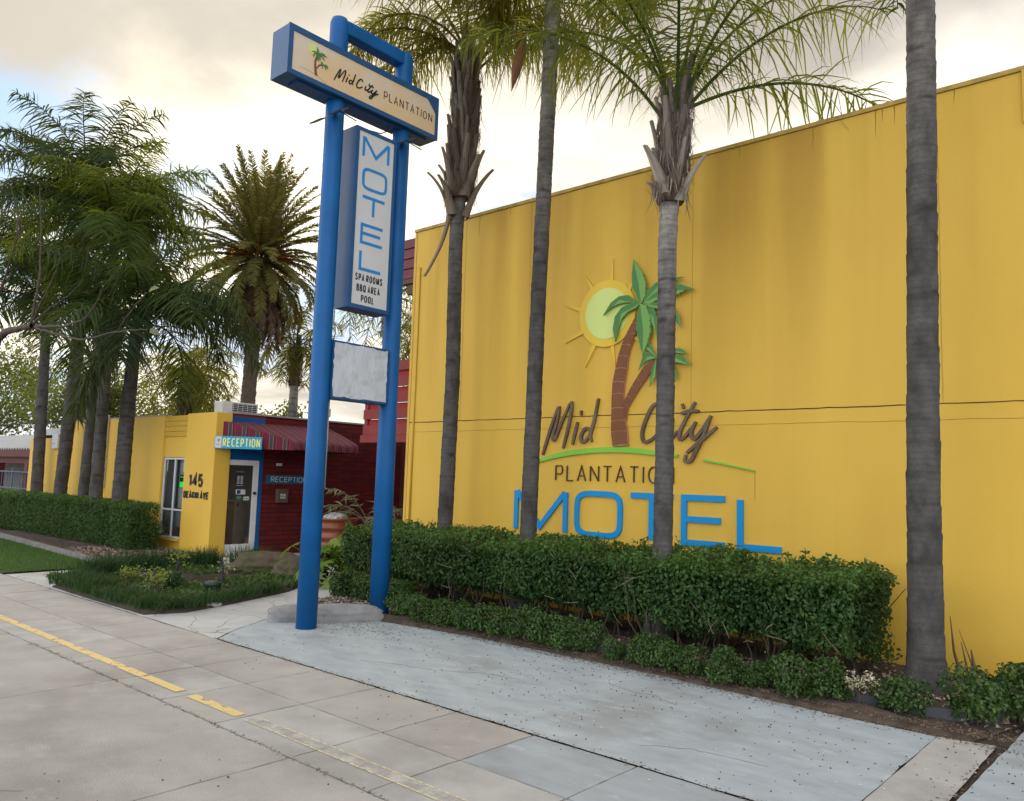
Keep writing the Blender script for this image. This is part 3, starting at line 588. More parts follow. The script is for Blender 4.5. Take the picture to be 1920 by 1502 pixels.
mx_ = t.nodes.new('ShaderNodeMix'); mx_.data_type = 'VECTOR'; mx_.inputs[0].default_value = .12; t.links.new(tcn.outputs['Object'], nz.inputs[0]); t.links.new(tcn.outputs['Object'], mx_.inputs[4]); t.links.new(nz.outputs['Color'], mx_.inputs[5]); t.links.new(mx_.outputs[1], vo.inputs['Vector'])
rr = t.nodes.new('ShaderNodeMapRange'); rr.inputs[1].default_value = .004; rr.inputs[2].default_value = .014; t.links.new(vo.outputs['Distance'], rr.inputs[0]); x = t.nodes.new('ShaderNodeMix'); x.data_type = 'RGBA'; x.inputs[6].default_value = (.22, .215, .20, 1)
src = b.inputs['Base Color'].links[0].from_socket; t.links.new(rr.outputs[0], x.inputs[0]); t.links.new(src, x.inputs[7]); t.links.new(x.outputs[2], b.inputs['Base Color'])
sheet('entry_path', [(-14.6, 4.462), (-7.96, 4.462), (-8.28, 4.86), (-8.72, 5.6), (-9.0, 6.08), (-9.25, 6.9), (-10.3, 8.4), (-11.6, 10.3), (-12.2, 13.5), (-15.4, 13.5), (-15.4, 8.36), (-14.62, 7.3), (-14.7, 6.0)], Mcrazy, 0.0, wobble=.004)
def resample(poly, d):
    o = []
    for i in range(len(poly)):
        a, b = Vector(poly[i]), Vector(poly[(i+1) % len(poly)]); k = max(1, int((b-a).length/d)); o += [a.lerp(b, j/k) for j in range(k)]
    return o
def bed(name, poly, h, m, amp=.02, c=None, kind='structure', rings=(1, .985, .95, .88, .78, .66, .5, .33, .16)):
    P = resample(poly, .14); c = Vector(c) if c else sum(P, Vector((0, 0)))/len(P); n = len(P); V = []; r_ = np.random.default_rng(len(name))
    for s in rings:
        hh = h*min(1, (1-s)/.1)**.6
        V += [(c.x+(p.x-c.x)*s, c.y+(p.y-c.y)*s, -.008 if s == 1 else hh+r_.normal(0, amp)*min(1, (1-s)*9)) for p in P]
    V.append((c.x, c.y, h)); f = [(i*n+k, i*n+(k+1) % n, (i+1)*n+(k+1) % n, (i+1)*n+k) for i in range(len(rings)-1) for k in range(n)]
    L = (len(rings)-1)*n; mb = MB(); mb.add(V, f+[(L+k, L+(k+1) % n, len(V)-1) for k in range(n)], sm=True); return tag(mb.build(name, m), kind=kind)
ISL = [(-12.78, 4.52), (-11.3, 4.49), (-9.75, 4.5), (-9.6, 4.95), (-9.85, 5.7), (-10.4, 6.95), (-11.2, 8.0), (-12.2, 8.35), (-13.1, 7.75), (-13.75, 7.0), (-14.0, 5.8), (-13.5, 5.1)]
bed('island_bed', ISL, .07, mat('island_soil', (.035, .03, .02), .95, c2=(.055, .045, .03), vscale=9, bump=.9, bscale=35), .012)
bed('hedge_bed', [(-7.75, 6.43), (-6.3, 6.635), (-4, 6.65), (-2.2, 6.575), (-1.4, 6.64), (-1.17, 7.55), (-1.17, 8.79), (-10.0, 8.79), (-10.8, 8.6), (-10.3, 8.0), (-9.35, 6.7), (-9.0, 6.2), (-8.5, 6.15)], .06, Msoil, .012, c=(-5.4, 7.75))
bed('mulch_bed', [(-14.65, 6.35), (-14.75, 7.3), (-15.35, 8.33), (-24, 8.34), (-24, 6.75), (-15.3, 6.25)], .05, Msoil, .012, c=(-17.5, 7.4))
sheet('lawn', [(-14.72, 4.47), (-14.95, 5.9), (-15.25, 6.14), (-24, 6.6), (-50, 7.5), (-50, 4.47)], Mgrassb, .01, wobble=.01)
nb = 26000; gx = rng.uniform(-25, -14.7, nb); gy = rng.uniform(4.5, 6.6, nb); ok = (gy < 6.12+(-15.2-gx)*.045) & ((gx < -14.98) | (gy < 5.9))
P = np.stack([gx, gy, np.full(nb, .008)], 1)[ok]; v, f = blades(P, .045, .007, rng, .7)
tag(mesh_np('lawn_grass', v, f, Mgrass, None, np.repeat(clumprnd(P, rng, 2.5, 3), 6)), kind='stuff')

# kerb of the lawn, edging of the hedge bed
mb = MB(); kx = [(-25, 6.74), (-23, 6.64), (-21, 6.53), (-19, 6.41), (-17, 6.29), (-15.24, 6.19)]
for (a, b), (c, d) in zip(kx[:-1], kx[1:]):
    mb.add([(a, b-.06, -.02), (c-.012, d-.06, -.02), (c-.012, d+.06, -.02), (a, b+.06, -.02), (a, b-.05, .1), (c-.012, d-.05, .1), (c-.012, d+.05, .1), (a, b+.05, .1)], [(4,5,6,7),(0,1,5,4),(1,2,6,5),(2,3,7,6),(3,0,4,7)])
tag(mb.build('lawn_kerb', Mkerb, bevel=.012), 'low concrete kerb between the lawn and the mulch under the left hedge', 'kerb')
mb = MB(); ex = [(-5.6, 6.84), (-4.95, 6.87), (-4.3, 6.88), (-3.65, 6.87), (-3.0, 6.87), (-2.45, 6.89), (-2.02, 6.97), (-1.78, 6.93), (-1.5, 7.05), (-1.3, 7.35)]
for k, ((a, b), (c, d)) in enumerate(zip(ex[:-1], ex[1:])):
    t_ = Vector((c-a, d-b, 0)); l = t_.length; t_.normalize(); n_ = Vector((-t_.y, t_.x, 0))
    mb.obox(Vector(((a+c)/2, (b+d)/2, .045+rng.normal(0, .005))), t_*(l/2-.006), n_*.035, Vector((0, 0, .075)))
tag(mb.build('bed_edging', Medge, bevel=.01), 'dark grey concrete edging blocks along the front of the big hedge bed', 'edging')

# ------------------------------------------------------------------ big yellow building
B = empty('motel_building', (-5.6, 8.8, 0), 'tall blank yellow two storey motel end wall behind the long hedge', 'building')
YW = 8.8; XL, XR = -10.05, -1.235
mb = MB(); mb.box(XL, XR, YW, YW+.2, 2.652, 5.875).box(XL, XR, YW, YW+.2, -.1, 2.640).box(XL+.01, XR-.01, YW+.008, YW+.19, 2.6, 2.7)
mb.box(XL+.02, XR-.01, YW+.19, YW+14, -.1, 5.7)
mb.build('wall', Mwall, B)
mb = MB(); mb.box(XL-.012, XR+.012, YW-.02, YW+.22, 5.878, 5.925)
for xj in (-8.9, -7.45, -6.2, -5.0, -3.7, -2.5): mb.box(xj-.015, xj+.015, YW-.024, YW+.2, 5.875, 5.928)
mb.build('coping', Mcop, B)
fw_ = frame((0, YW, 0), (1, 0, 0), (0, 0, 1))
mb = MB(); pts = [(XL+.04+ (XR-XL-.06)*i/60, 2.646+rng.normal(0, .004)) for i in range(61)]; ribbon(mb, pts, .011, fw_, -.004, .0025, taper=lambda q: .5+.5*rng.random())
mb.build('panel_joint', Mcrack, B)
mb = MB(); ribbon(mb, [(XL+.1+(XR-XL-.2)*i/60, 2.487+rng.normal(0, .003)) for i in range(61)], .005, fw_, -.004, .0022)
for xj in (-8.83, -7.48, -4.82, -2.02): ribbon(mb, [(xj+rng.normal(0, .002), 2.66+i*.08) for i in range(41)], .004, fw_, -.004, .002)
ribbon(mb, [(-3.992, 1.94), (-3.992, 1.62)], .006, fw_, -.004, .002)
mb.build('hairline_joint', Mhair, B)
mb = MB()
for xc in (-2.62, -2.55, -2.43, -3.3, -4.2, -1.86, -5.2, -7.9, -8.55):
    ribbon(mb, [(xc+rng.normal(0, .003), 5.875-i*.05) for i in range(int(rng.uniform(3, 9)))], .011, fw_, -.004, .0015, taper=lambda q: 1-.85*q)
mb.build('drip_stain', Mstain, B)
mb = MB(); mb.tube([(XL+.16, YW-.012, .05), (XL+.16, YW-.012, 5.25)], .018, 10); mb.box(XL-.004, XL+.05, YW-.008, YW, -.05, 5.87); mb.build('corner_strip', Myel2, B)
mb = MB(); mb.box(XR-.028, XR+.006, YW-.03, YW-.003, 5.35, 5.874); mb.build('end_bracket', Myel2, B, bevel=.005)

# ------------------------------------------------------------------ the sign on the wall
S_ = empty('wall_sign', (-6.0, YW, 1.9), 'sun and palm tree emblem with script lettering fixed on the yellow wall', 'wall sign')
rays = [(-6.0,4.77,-6.04,4.48,-5.99,4.48),(-6.48,4.62,-6.35,4.37,-6.31,4.42),(-5.66,4.45,-5.76,4.33,-5.70,4.29),(-6.8,4.22,-6.51,4.15,-6.51,4.09),(-6.78,3.68,-6.49,3.85,-6.46,3.79),(-6.43,3.31,-6.32,3.62,-6.26,3.58),(-5.93,3.29,-6.02,3.58,-5.96,3.59),(-5.5,3.57,-5.66,3.70,-5.69,3.64)]
mb = MB()
for r in rays:
    cx, cy = (r[2]+r[4])/2, (r[3]+r[5])/2; k = .06
    mb = MB(); mb.prism([(r[0], r[1]), (r[2]-(cx+6.08)*-0+(-6.08-cx)*k, r[3]+(4.02-cy)*k), (r[4]+(-6.08-cx)*k, r[5]+(4.02-cy)*k)], fw_, -.002, .022); mb.build('sun_ray', Msunring, S_)
mb = MB(); mb.prism(sup(-6.08, 4.025, .455, .455, 2, 0, 360, 64)[:-1], fw_, -.002, .03); mb.build('sun_ring', Msunring, S_)
mb = MB(); mb.prism(sup(-6.08, 4.025, .35, .35, 2, 0, 360, 56)[:-1], fw_, .028, .036); mb.build('sun_face', Msunface, S_)
TL=[(-5.93,2.23),(-5.96,2.42),(-5.96,2.56),(-5.96,2.73),(-5.96,2.92),(-5.95,3.08),(-5.91,3.26),(-5.87,3.43),(-5.82,3.57),(-5.75,3.71),(-5.67,3.84),(-5.58,3.98)]
TR=[(-5.70,2.25),(-5.72,2.43),(-5.75,2.57),(-5.78,2.73),(-5.79,2.92),(-5.77,3.07),(-5.74,3.25),(-5.72,3.41),(-5.68,3.55),(-5.61,3.70),(-5.57,3.82),(-5.53,3.95)]
SL=[(-5.80,2.66),(-5.78,2.79),(-5.74,2.89),(-5.66,3.02),(-5.59,3.12),(-5.50,3.24),(-5.39,3.32),(-5.28,3.36)]
SR=[(-5.74,2.58),(-5.71,2.74),(-5.65,2.83),(-5.58,2.93),(-5.52,3.01),(-5.44,3.11),(-5.37,3.19),(-5.26,3.27)]
def segtrunk(Lp, Rp, d):
    mb = MB(); mb.prism(Rp+Lp[::-1], fw_, -.002, d, 1)
    for i in range(len(Lp)-1):
        a, b, c, e = (Vector(q) for q in (Lp[i], Rp[i], Rp[i+1], Lp[i+1])); s1 = .06; up_ = (c+e-a-b).normalized()*.012
        mb.prism([tuple(a.lerp(e, s1)), tuple(a.lerp(b, .5).lerp(e.lerp(c, .5), s1)+up_*.9), tuple(b.lerp(c, s1)), tuple(b.lerp(c, .985)), tuple(e.lerp(c, .5)+up_*.9), tuple(a.lerp(e, .985))], fw_, d-.002, d+.006+.001*(i % 2))
    return mb
segtrunk(SL, SR, .030).build('small_palm_trunk', [Mtrunkb, Mtrunkl], S_); segtrunk(TL, TR, .045).build('palm_trunk', [Mtrunkb, Mtrunkl], S_)
LV = [[(-5.51,4.08),(-5.32,4.0),(-5.28,3.83),(-5.28,3.61),(-5.34,3.78),(-5.42,3.92)],[(-5.48,4.1),(-5.43,4.24),(-5.3,4.33),(-5.08,4.37),(-4.9,4.35),(-5.02,4.32),(-5.2,4.26),(-5.36,4.17)],
 [(-5.48,4.08),(-5.26,4.07),(-5.07,4.0),(-4.97,3.87),(-4.93,3.7),(-5.04,3.84),(-5.2,3.96),(-5.39,4.03)],[(-5.48,4.09),(-5.33,4.19),(-5.14,4.25),(-4.96,4.27),(-4.74,4.17),(-4.87,4.18),(-5.0,4.13),(-5.2,4.12),(-5.39,4.06)],
 [(-5.51,4.08),(-5.56,4.15),(-5.65,4.32),(-5.66,4.5),(-5.64,4.69),(-5.51,4.5),(-5.45,4.35),(-5.45,4.18)],[(-5.51,4.08),(-5.71,4.22),(-5.85,4.22),(-5.98,4.15),(-6.1,3.99),(-5.98,4.08),(-5.84,4.12),(-5.71,4.12)],
 [(-5.52,4.08),(-5.68,4.1),(-5.81,4.06),(-5.91,3.95),(-5.94,3.78),(-5.9,3.61),(-5.86,3.77),(-5.81,3.9),(-5.71,3.99),(-5.58,4.03)],[(-5.52,4.08),(-5.56,3.91),(-5.57,3.75),(-5.53,3.6),(-5.47,3.4),(-5.4,3.56),(-5.36,3.7),(-5.37,3.89),(-5.43,4.05)]]
SV = [[(-5.27,3.36),(-5.38,3.44),(-5.49,3.4),(-5.55,3.21),(-5.44,3.33)],[(-5.28,3.37),(-5.38,3.54),(-5.55,3.5),(-5.42,3.47)],[(-5.28,3.36),(-5.35,3.2),(-5.38,2.99),(-5.3,3.11)],[(-5.27,3.38),(-5.1,3.47),(-4.92,3.44),(-4.83,3.37),(-5.01,3.4)],[(-5.27,3.36),(-5.04,3.39),(-4.87,3.32),(-4.8,3.23),(-4.97,3.27),(-5.16,3.31)],[(-5.27,3.36),(-5.06,3.27),(-4.99,3.15),(-5.0,3.03),(-5.08,3.18)]]
def emblem_leaves(L, d):
    mb = MB(); r_ = np.random.default_rng(3)
    for k, o in enumerate(L):
        tip = max(range(len(o)), key=lambda i: (o[i][0]-o[0][0])**2+(o[i][1]-o[0][1])**2); dd = d+.004*k
        A = o[:tip+1]; Bk = o[tip:]+[o[0]]
        def saw(p):   # notched edge on the lower side
            q = []
            for i in range(len(p)-1):
                a, b = Vector(p[i]), Vector(p[i+1]); nr = Vector((-(b-a).y, (b-a).x)).normalized(); q.append(p[i])
                if i not in (0, len(p)-2) and (b-a).length > .08:
                    for s in (.35, .75): m_ = a.lerp(b, s); q += [tuple(a.lerp(b, s-.06)), tuple(m_+nr*.018), tuple(m_)]
            return q+[p[-1]]
        out = saw(A)[:-1]+saw(Bk)[:-1]; mb.prism(out, fw_, d-.012, dd, 0)
        mid = [Vector(o[0]).lerp(Vector(o[tip]), s) for s in (.33, .66)]
        c1 = (Vector(o[max(1, tip//2)])+Vector(o[min(len(o)-1, tip+(len(o)-tip)//2)]))/2
        half = A+[tuple(c1.lerp(Vector(o[tip]), .5)), tuple(c1)]
        mb.prism([tuple(Vector(p).lerp(c1, .05)) for p in half], fw_, dd-.003, dd+.0016, 1)
    return mb
emblem_leaves(SV, .058).build('small_palm_leaves', [Mgreen, Mgreend], S_); emblem_leaves(LV, .066).build('palm_leaves', [Mgreen, Mgreend], S_)
AT=[(-7.23,2.055),(-6.75,2.17),(-6.21,2.22),(-5.71,2.22),(-5.31,2.18),(-4.98,2.13)]; AB=[(-7.23,2.01),(-6.74,2.1),(-6.21,2.15),(-5.7,2.15),(-5.31,2.12),(-4.98,2.1)]
mb = MB(); mb.prism(catmull(AB, 6)+catmull(AT, 6)[::-1], fw_, -.002, .026); mb.prism([(-4.64,2.055),(-4.31,2.0),(-3.99,1.94),(-3.99,1.955),(-4.31,2.02),(-4.64,2.08)], fw_, -.002, .026); mb.build('green_arc', Marcg, S_)
SC = [([(-7.13,2.12),(-7.0,2.48),(-6.87,2.79)], 1),([(-6.855,2.80),(-6.87,2.65),(-6.95,2.37),(-6.91,2.35),(-6.8,2.58),(-6.67,2.83)], 1),([(-6.64,2.86),(-6.64,2.72),(-6.70,2.45),(-6.77,2.21)], 1),([(-6.53,2.57),(-6.57,2.42),(-6.61,2.26)], 1),([(-6.475,2.725),(-6.468,2.66)], 0),
 ([(-6.19,2.88),(-6.25,2.59),(-6.31,2.39),(-6.285,2.30)], 1),([(-6.30,2.46),(-6.39,2.48),(-6.46,2.39),(-6.45,2.3),(-6.38,2.32),(-6.31,2.41)], 1),([(-5.22,2.68),(-5.27,2.77),(-5.36,2.73),(-5.46,2.54),(-5.5,2.38),(-5.46,2.29),(-5.34,2.33),(-5.22,2.44)], 1),
 ([(-5.06,2.56),(-5.10,2.42),(-5.08,2.34),(-4.99,2.42)], 1),([(-4.93,2.755),(-4.905,2.70)], 0),([(-4.75,2.77),(-4.88,2.56),(-4.96,2.4),(-4.95,2.32),(-4.88,2.36),(-4.8,2.46)], 1),([(-4.94,2.635),(-4.82,2.665),(-4.70,2.66)], 1),
 ([(-4.74,2.53),(-4.8,2.4),(-4.76,2.32),(-4.66,2.42),(-4.55,2.58)], 1),([(-4.54,2.6),(-4.63,2.37),(-4.73,2.18),(-4.8,2.06),(-4.88,2.05),(-4.87,2.13)], 1),([(-4.862,2.15),(-4.73,2.25),(-4.6,2.35),(-4.46,2.46)], 1)]
mb = MB()
for k, (p, s) in enumerate(SC):
    if k == 7: mb.build('script_word', Mbrownl, S_); mb = MB()
    ribbon(mb, catmull(p, 7) if s else p, .045 if s else .05, fw_, -.002, .034+.0006*k, taper=lambda q: .45+.55*math.sin(math.pi*min(max(q*.92+.06, 0), 1))**.6)
mb.build('script_word', Mbrownl, S_)
mb = MB(); text(mb, 'PLANTATION', fw_, -6.90, 1.765, .215, .80, .014, .066, -.002, .02, width=1.86); mb.build('plantation_lettering', Mbrownd, S_)
W_ = empty('motel_letters', (-5.6, YW, 1.0), 'large bright blue capital letters spelling motel along the yellow wall above the hedge', 'lettering')
for ch, x0, x1, sq in (('M', -7.63, -6.67, 2), ('O', -6.55, -5.78, 4.5), ('T', -5.69, -5.01, 2), ('E', -4.93, -4.32, 2), ('L', -4.2, -3.64, 2)):
    mb = MB(); text(mb, ch, fw_, x0, 1.03, .615, 1.0, .074, 0, -.002, .028, e=sq, width=x1-x0); mb.build('letter', Mletb, W_)

# ------------------------------------------------------------------ pylon sign
PX = -7.86
G = empty('pylon_sign', (PX, 6.0, 0), 'tall twin post blue motel sign standing at the edge of the apron', 'pylon sign')
for y, b_ in ((5.50, -.03), (6.55, -.03)):
    mb = MB(); pr = [(.0, b_), (.118, b_), (.118, 2.2), (.114, 2.215), (.114, 7.25), (.095, 7.31), (.0, 7.315)]; mb.lathe((PX, y, 0), pr, 36); mb.build('pole', Mblue, G)
mb = MB(); mb.box(PX-.088, PX+.088, 5.56, 6.50, 7.125, 7.305); mb.build('top_beam', Mblue, G, bevel=.022)
fx = lambda x: frame((x, 0, 0), (0, 1, 0), (0, 0, 1))
XF = -7.69
cab = MB(); cab.box(PX-.17, XF-.012, 4.71, 7.03, 6.26, 6.84)
for y0, y1, z0, z1 in ((4.705, 7.035, 6.255, 6.312), (4.705, 7.035, 6.772, 6.845), (4.705, 4.765, 6.312, 6.772), (6.985, 7.035, 6.312, 6.772)): cab.box(XF-.012, XF+.008, y0, y1, z0, z1)
cab.prism([(6.84, 6.771), (6.984, 6.62), (6.984, 6.771)], fx(0), XF-.012, XF+.006)
cab.box(PX-.10, PX+.10, 4.9, 6.9, 6.235, 6.26)
cab = cab.build('name_cabinet', Mblue2, G)
mb = MB(); mb.box(XF-.02, XF-.003, 4.76, 6.99, 6.31, 6.775); mb.build('sign_face', Mcream, cab)
f0 = fx(XF-.003)
mb = MB(); text(mb, 'PLANTATION', f0, 6.10, 6.475, .112, .8, .011, .026, -.004, .003, width=.83); mb.build('plantation_lettering', Mbrownd, cab)
mb = MB(); sx, sz = .325, .255   # the same script as on the wall, smaller
for k, (p, s) in enumerate(SC):
    q = catmull(p, 6) if s else p; o = 0 if k < 7 else -.62
    q = [(5.345+(x+7.13+o)*sx, 6.42+(z-2.12)*sz) for x, z in q]; ribbon(mb, q, .017, f0, -.004, .003+.0004*k, taper=lambda v: .55+.45*math.sin(math.pi*min(max(v*.92+.06, 0), 1))**.6)
mb.build('script_lettering', Mblack, cab)
em = MB(); em.prism(sup(5.03, 6.66, .062, .062, 2, 0, 360, 24)[:-1], f0, -.004, .002, 0)
tp = lambda L, s=.29: [(5.10+(x+5.55)*s, 6.63+(z-4.05)*s*.78) for x, z in L]
em.prism([(5.075,6.37),(5.115,6.37),(5.09,6.46),(5.085,6.53),(5.115,6.62),(5.09,6.63),(5.06,6.54),(5.062,6.46)], f0, -.004, .004, 1); em.prism([(5.09,6.46),(5.10,6.45),(5.135,6.50),(5.185,6.525),(5.18,6.54),(5.12,6.515)], f0, -.004, .0034, 1)
for k, o in enumerate(LV): em.prism(tp(o, .16), f0, -.004, .005+.0006*k, 2)
for k, o in enumerate(SV): em.prism([(5.185+(x+5.27)*.15, 6.535+(z-3.36)*.15) for x, z in o], f0, -.004, .005+.0006*k, 2)
ribbon(em, catmull([(4.86, 6.385), (5.0, 6.385), (5.13, 6.365), (5.24, 6.325)], 5), .005, f0, -.004, .0012, mi=3)
em.build('palm_emblem', [Msunface, Mtrunkb, Mgreend, Mgreen], cab)
mot = MB(); mot.box(PX-.10, XF-.014, 5.71, 6.345, 3.75, 6.0)
for y0, y1, z0, z1 in ((5.71, 6.345, 3.75, 3.80), (5.71, 6.345, 5.955, 6.0), (5.71, 5.76, 3.80, 5.955), (6.305, 6.345, 3.80, 5.955)): mot.box(XF-.014, XF+.004, y0, y1, z0, z1)
mot = mot.build('motel_cabinet', Mblue2, G)
mb = MB(); mb.box(XF-.02, XF-.004, 5.755, 6.31, 3.795, 5.96); mb.build('sign_face', Mwhite, mot)
mb = MB(); f1 = fx(XF-.004)
for ch, z0, h, w0, w1, sq in (('M', 5.63, .285, 5.815, 6.24, 2), ('O', 5.235, .285, 5.83, 6.225, 4.5), ('T', 4.905, .26, 5.835, 6.215, 2), ('E', 4.555, .26, 5.845, 6.205, 2), ('L', 4.225, .26, 5.845, 6.20, 2)):
    text(mb, ch, f1, w0, z0, h, 1, .038, 0, -.004, .003, e=sq, width=w1-w0)
mb.build('motel_lettering', mat('sign_blue_text', (.02, .20, .47), .4), mot)
mb = MB()
for s, z0, w0, w1 in (('SPA ROOMS', 4.095, 5.805, 6.22), ('BBQ AREA', 3.965, 5.83, 6.19), ('POOL', 3.84, 5.905, 6.105)): text(mb, s, f1, w0, z0, .088, .5, .0135, .013, -.004, .003, e=2.6, width=w1-w0)
mb.build('black_lettering', Mblack, mot)
bl = MB(); bl.box(PX-.09, -7.762, 5.585, 6.425, 2.64, 3.33)
for y0, y1, z0, z1 in ((5.585, 6.425, 2.64, 2.675), (5.585, 6.425, 3.295, 3.33), (5.585, 5.612, 2.675, 3.295), (6.395, 6.425, 2.675, 3.295)): bl.box(-7.762, -7.742, y0, y1, z0, z1)
bl = bl.build('blank_cabinet', Mblue2, G)
mb = MB(); o = []
for a, b in (((5.60, 2.665), (6.40, 2.665)), ((6.40, 2.665), (6.40, 3.305)), ((6.40, 3.305), (5.60, 3.305)), ((5.60, 3.305), (5.60, 2.665))): o += [(a[0]+(b[0]-a[0])*i/14+rng.normal(0, .005), a[1]+(b[1]-a[1])*i/14+rng.normal(0, .005)) for i in range(14)]
mb.prism(o, fx(-7.758), -.005, .0185); mb.build('painted_panel', Mroughw, bl)
for y in (5.50, 6.55):
    for x0, x1 in ((PX+.10, PX+.34), (PX-.30, PX-.10)):
        mb = MB(); mb.obox((( x0+x1)/2, y-.10, 6.04), (abs(x1-x0)/2, 0, 0), (0, .05, .03), (0, -.004, .007)); mb.build('bracket', Mdark, G)
    mb = MB(); mb.tube([(PX+.24, y-.1, 6.03), (PX+.24, y+.15, 6.0)], .008, 6); mb.build('bracket_rod', Mdark, G)
mb = MB(); mb.tube([(PX+.02, 5.64, 3.75), (PX+.03, 5.63, 3.55), (PX+.05, 5.645, 3.42), (PX+.02, 5.64, 3.33)], .008, 6); mb.build('cable', Mgreym, G); mb = MB(); mb.tube([(PX+.02, 5.632, 2.66), (PX+.02, 5.632, 1.6)], .010, 6); mb.box(PX-.01, PX+.04, 5.615, 5.65, 2.42, 2.52); mb.build('cable', Mgreym, G)
mb = MB(); mb.tube([(PX, 6.3, 6.26), (PX+.05, 6.32, 6.18), (PX+.02, 6.2, 6.1), (PX, 6.05, 6.09)], .008, 6); mb.build('cable', Mdark, G)

# ------------------------------------------------------------------ reception building
RB = empty('reception_building', (-18.5, 9.5, 0), 'low yellow and dark red brick motel office behind the garden island', 'building')
FY, FX, TOP = 8.35, -15.5, 2.95
mb = MB(); mb.box(-23.75, -17.76, FY, FY+.15, -.1, TOP).box(-26.2, -23.75, FY+.02, FY+.15, -.1, 2.52)
mb.box(-17.76, -16.68, FY+.05, FY+.15, -.1, .255).box(-17.76, -16.68, FY+.05, FY+.15, 2.02, TOP-.01); mb.build('wall', Myel, RB)
mb = MB(); mb.box(-16.68, -15.44, FY-.01, 8.695, -.1, TOP+.012); mb.build('corner_pillar', Myel, RB, bevel=.008)
for k in range(4):
    mb = MB(); mb.obox((-17.22, FY+.035, 2.53+k*.115), (.53, 0, 0), (0, .022, 0), (0, -.012, .05)); mb.build('louvre', Myel2, RB)
mb = MB(); mb.box(-26.2, -18.4, 8.5, 13.6, 2.62, 2.80); mb.box(-18.4, FX-.06, 8.5, 9.75, 2.62, 2.80); mb.box(-18.4, FX-.06, 12.0, 13.6, 2.62, 2.80); mb.box(-15.95, FX-.06, 9.75, 12.0, 2.62, 2.80); mb.box(-26.2, -26.05, 8.5, 13.6, -.1, 2.7); mb.box(-20, FX-.1, 13.45, 13.6, 0, 2.7); mb.box(-20.1, -20, 8.5, 13.6, 0, 2.7); mb.build('roof', Mgreym, RB)  # roof pieces leave an unglazed opening, added to let light into the office
mb = MB(); mb.box(-23.76, -17.74, FY-.012, FY+.17, TOP+.001, TOP+.022); mb.box(FX-.25, FX+.03, 8.70, 13.4, TOP+.013, TOP+.05); mb.build('parapet_cap', mat('cap_metal', (.33, .31, .30), .5, var=.2), RB)
wn = MB(); X0, X1, Z0, Z1 = -17.72, -16.70, .27, 2.01
for x0, x1, z0, z1 in ((X0, X1, Z0, Z0+.04), (X0, X1, Z1-.04, Z1), (X0, X0+.04, Z0+.04, Z1-.04), (X1-.04, X1, Z0+.04, Z1-.04), (-17.23, -17.19, Z0+.04, Z1-.04), (X0+.04, -17.23, .86, .90), (-17.19, X1-.04, .86, .90)): wn.box(x0, x1, FY+.04, FY+.09, z0, z1)
wn = wn.build('window', Mframe, RB)
mb = MB(); mb.quad((X0+.03, FY+.064, Z0+.03), (X1-.03, FY+.064, Z0+.03), (X1-.03, FY+.064, Z1-.03), (X0+.03, FY+.064, Z1-.03)); mb.build('pane', Mglass, wn)
mb = MB()
for i in range(9): mb.obox((-17.17+i*.053, FY+.16, 1.45), (.024, .006, 0), (-.001, .002, 0), (0, 0, .54))
mb.build('blind', Mblind, wn)
mb = MB(); mb.box(X0+.04, -17.22, FY+.12, FY+.13, .92, 1.97); mb.build('insect_screen', mat('grey_screen', (.13, .14, .14), .7), wn)
mb = MB(); mb.box(X0+.05, -16.74, FY+.12, FY+.13, .5, .84); mb.box(-17.5, -17.36, FY+.105, FY+.115, .38, .62); mb.build('lower_screen', Mblind, wn)
mb = MB(); mb.box(X0+.01, X1-.02, FY-.03, FY+.05, .225, .262); mb.build('sill', Myel2, wn)
mb = MB(); mb.box(-17.0, -16.72, FY+.07, FY+.10, 1.36, 1.64); sc_ = mb.build('screen', Mdark, wn)
mb = MB(); mb.box(-16.985, -16.735, FY+.066, FY+.0695, 1.37, 1.49); mb.box(-16.985, -16.735, FY+.066, FY+.0695, 1.585, 1.60)
mb.build('screen_light', Mled, wn)
mb = MB(); mb.box(-19.9, FX-.16, 8.52, 8.525, .02, 2.6) if False else None
mb.box(-20, FX-.08, 12.6, 12.62, .0, 2.6); mb.box(-20, FX-.08, 8.52, 12.6, -.02, .012); mb.box(-16.9, -16.2, 9.3, 9.6, .012, 1.1); mb.build('interior', Mroom, RB)
mb = MB(); mb.box(FX-.12, FX, 9.505, 13.4, -.1, TOP+.01); mb.build('brick_wall', Mbrick, RB)
mb = MB(); mb.box(FX-.12, FX-.002, 8.72, 9.62, 2.78, 2.90); mb.box(FX-.1, FX-.01, 8.70, 9.505, 2.0, 2.30); mb.box(FX-.1, FX+.012, 9.425, 9.503, -.02, 2.30); mb.build('blue_trim', Mblue, RB)
mb = MB(); mb.box(FX-.12, FX-.005, 8.697, 9.505, 2.30, 2.78); mb.box(FX-.12, FX-.003, 8.70, 9.62, 2.902, TOP+.008); mb.build('header', Mmaroon, RB)
dr = MB()
for y0, y1, z0, z1 in ((8.70, 9.422, .0, .235), (8.70, 9.422, 1.885, 1.995), (9.30, 9.422, .235, 1.885), (8.70, 8.715, .235, 1.885)): dr.box(FX-.06, FX-.005, y0, y1, z0, z1)
dr = dr.build('door', Mdoor, RB, bevel=.004)
mb = MB(); mb.quad((FX-.034, 8.71, .23), (FX-.034, 9.305, .23), (FX-.034, 9.305, 1.89), (FX-.034, 8.71, 1.89)); mb.build('pane', Mglass, dr)
mb = MB(); mb.tube([(FX-.01, 9.35, 1.30), (FX+.05, 9.35, 1.30), (FX+.055, 9.28, 1.30)], .014, 8); mb.lathe((FX-.004, 9.35, 1.30), [(0.001, -.03), (.032, -.03), (.032, .03), (.001, .03)], 14); mb.build('handle', Mdark, dr)
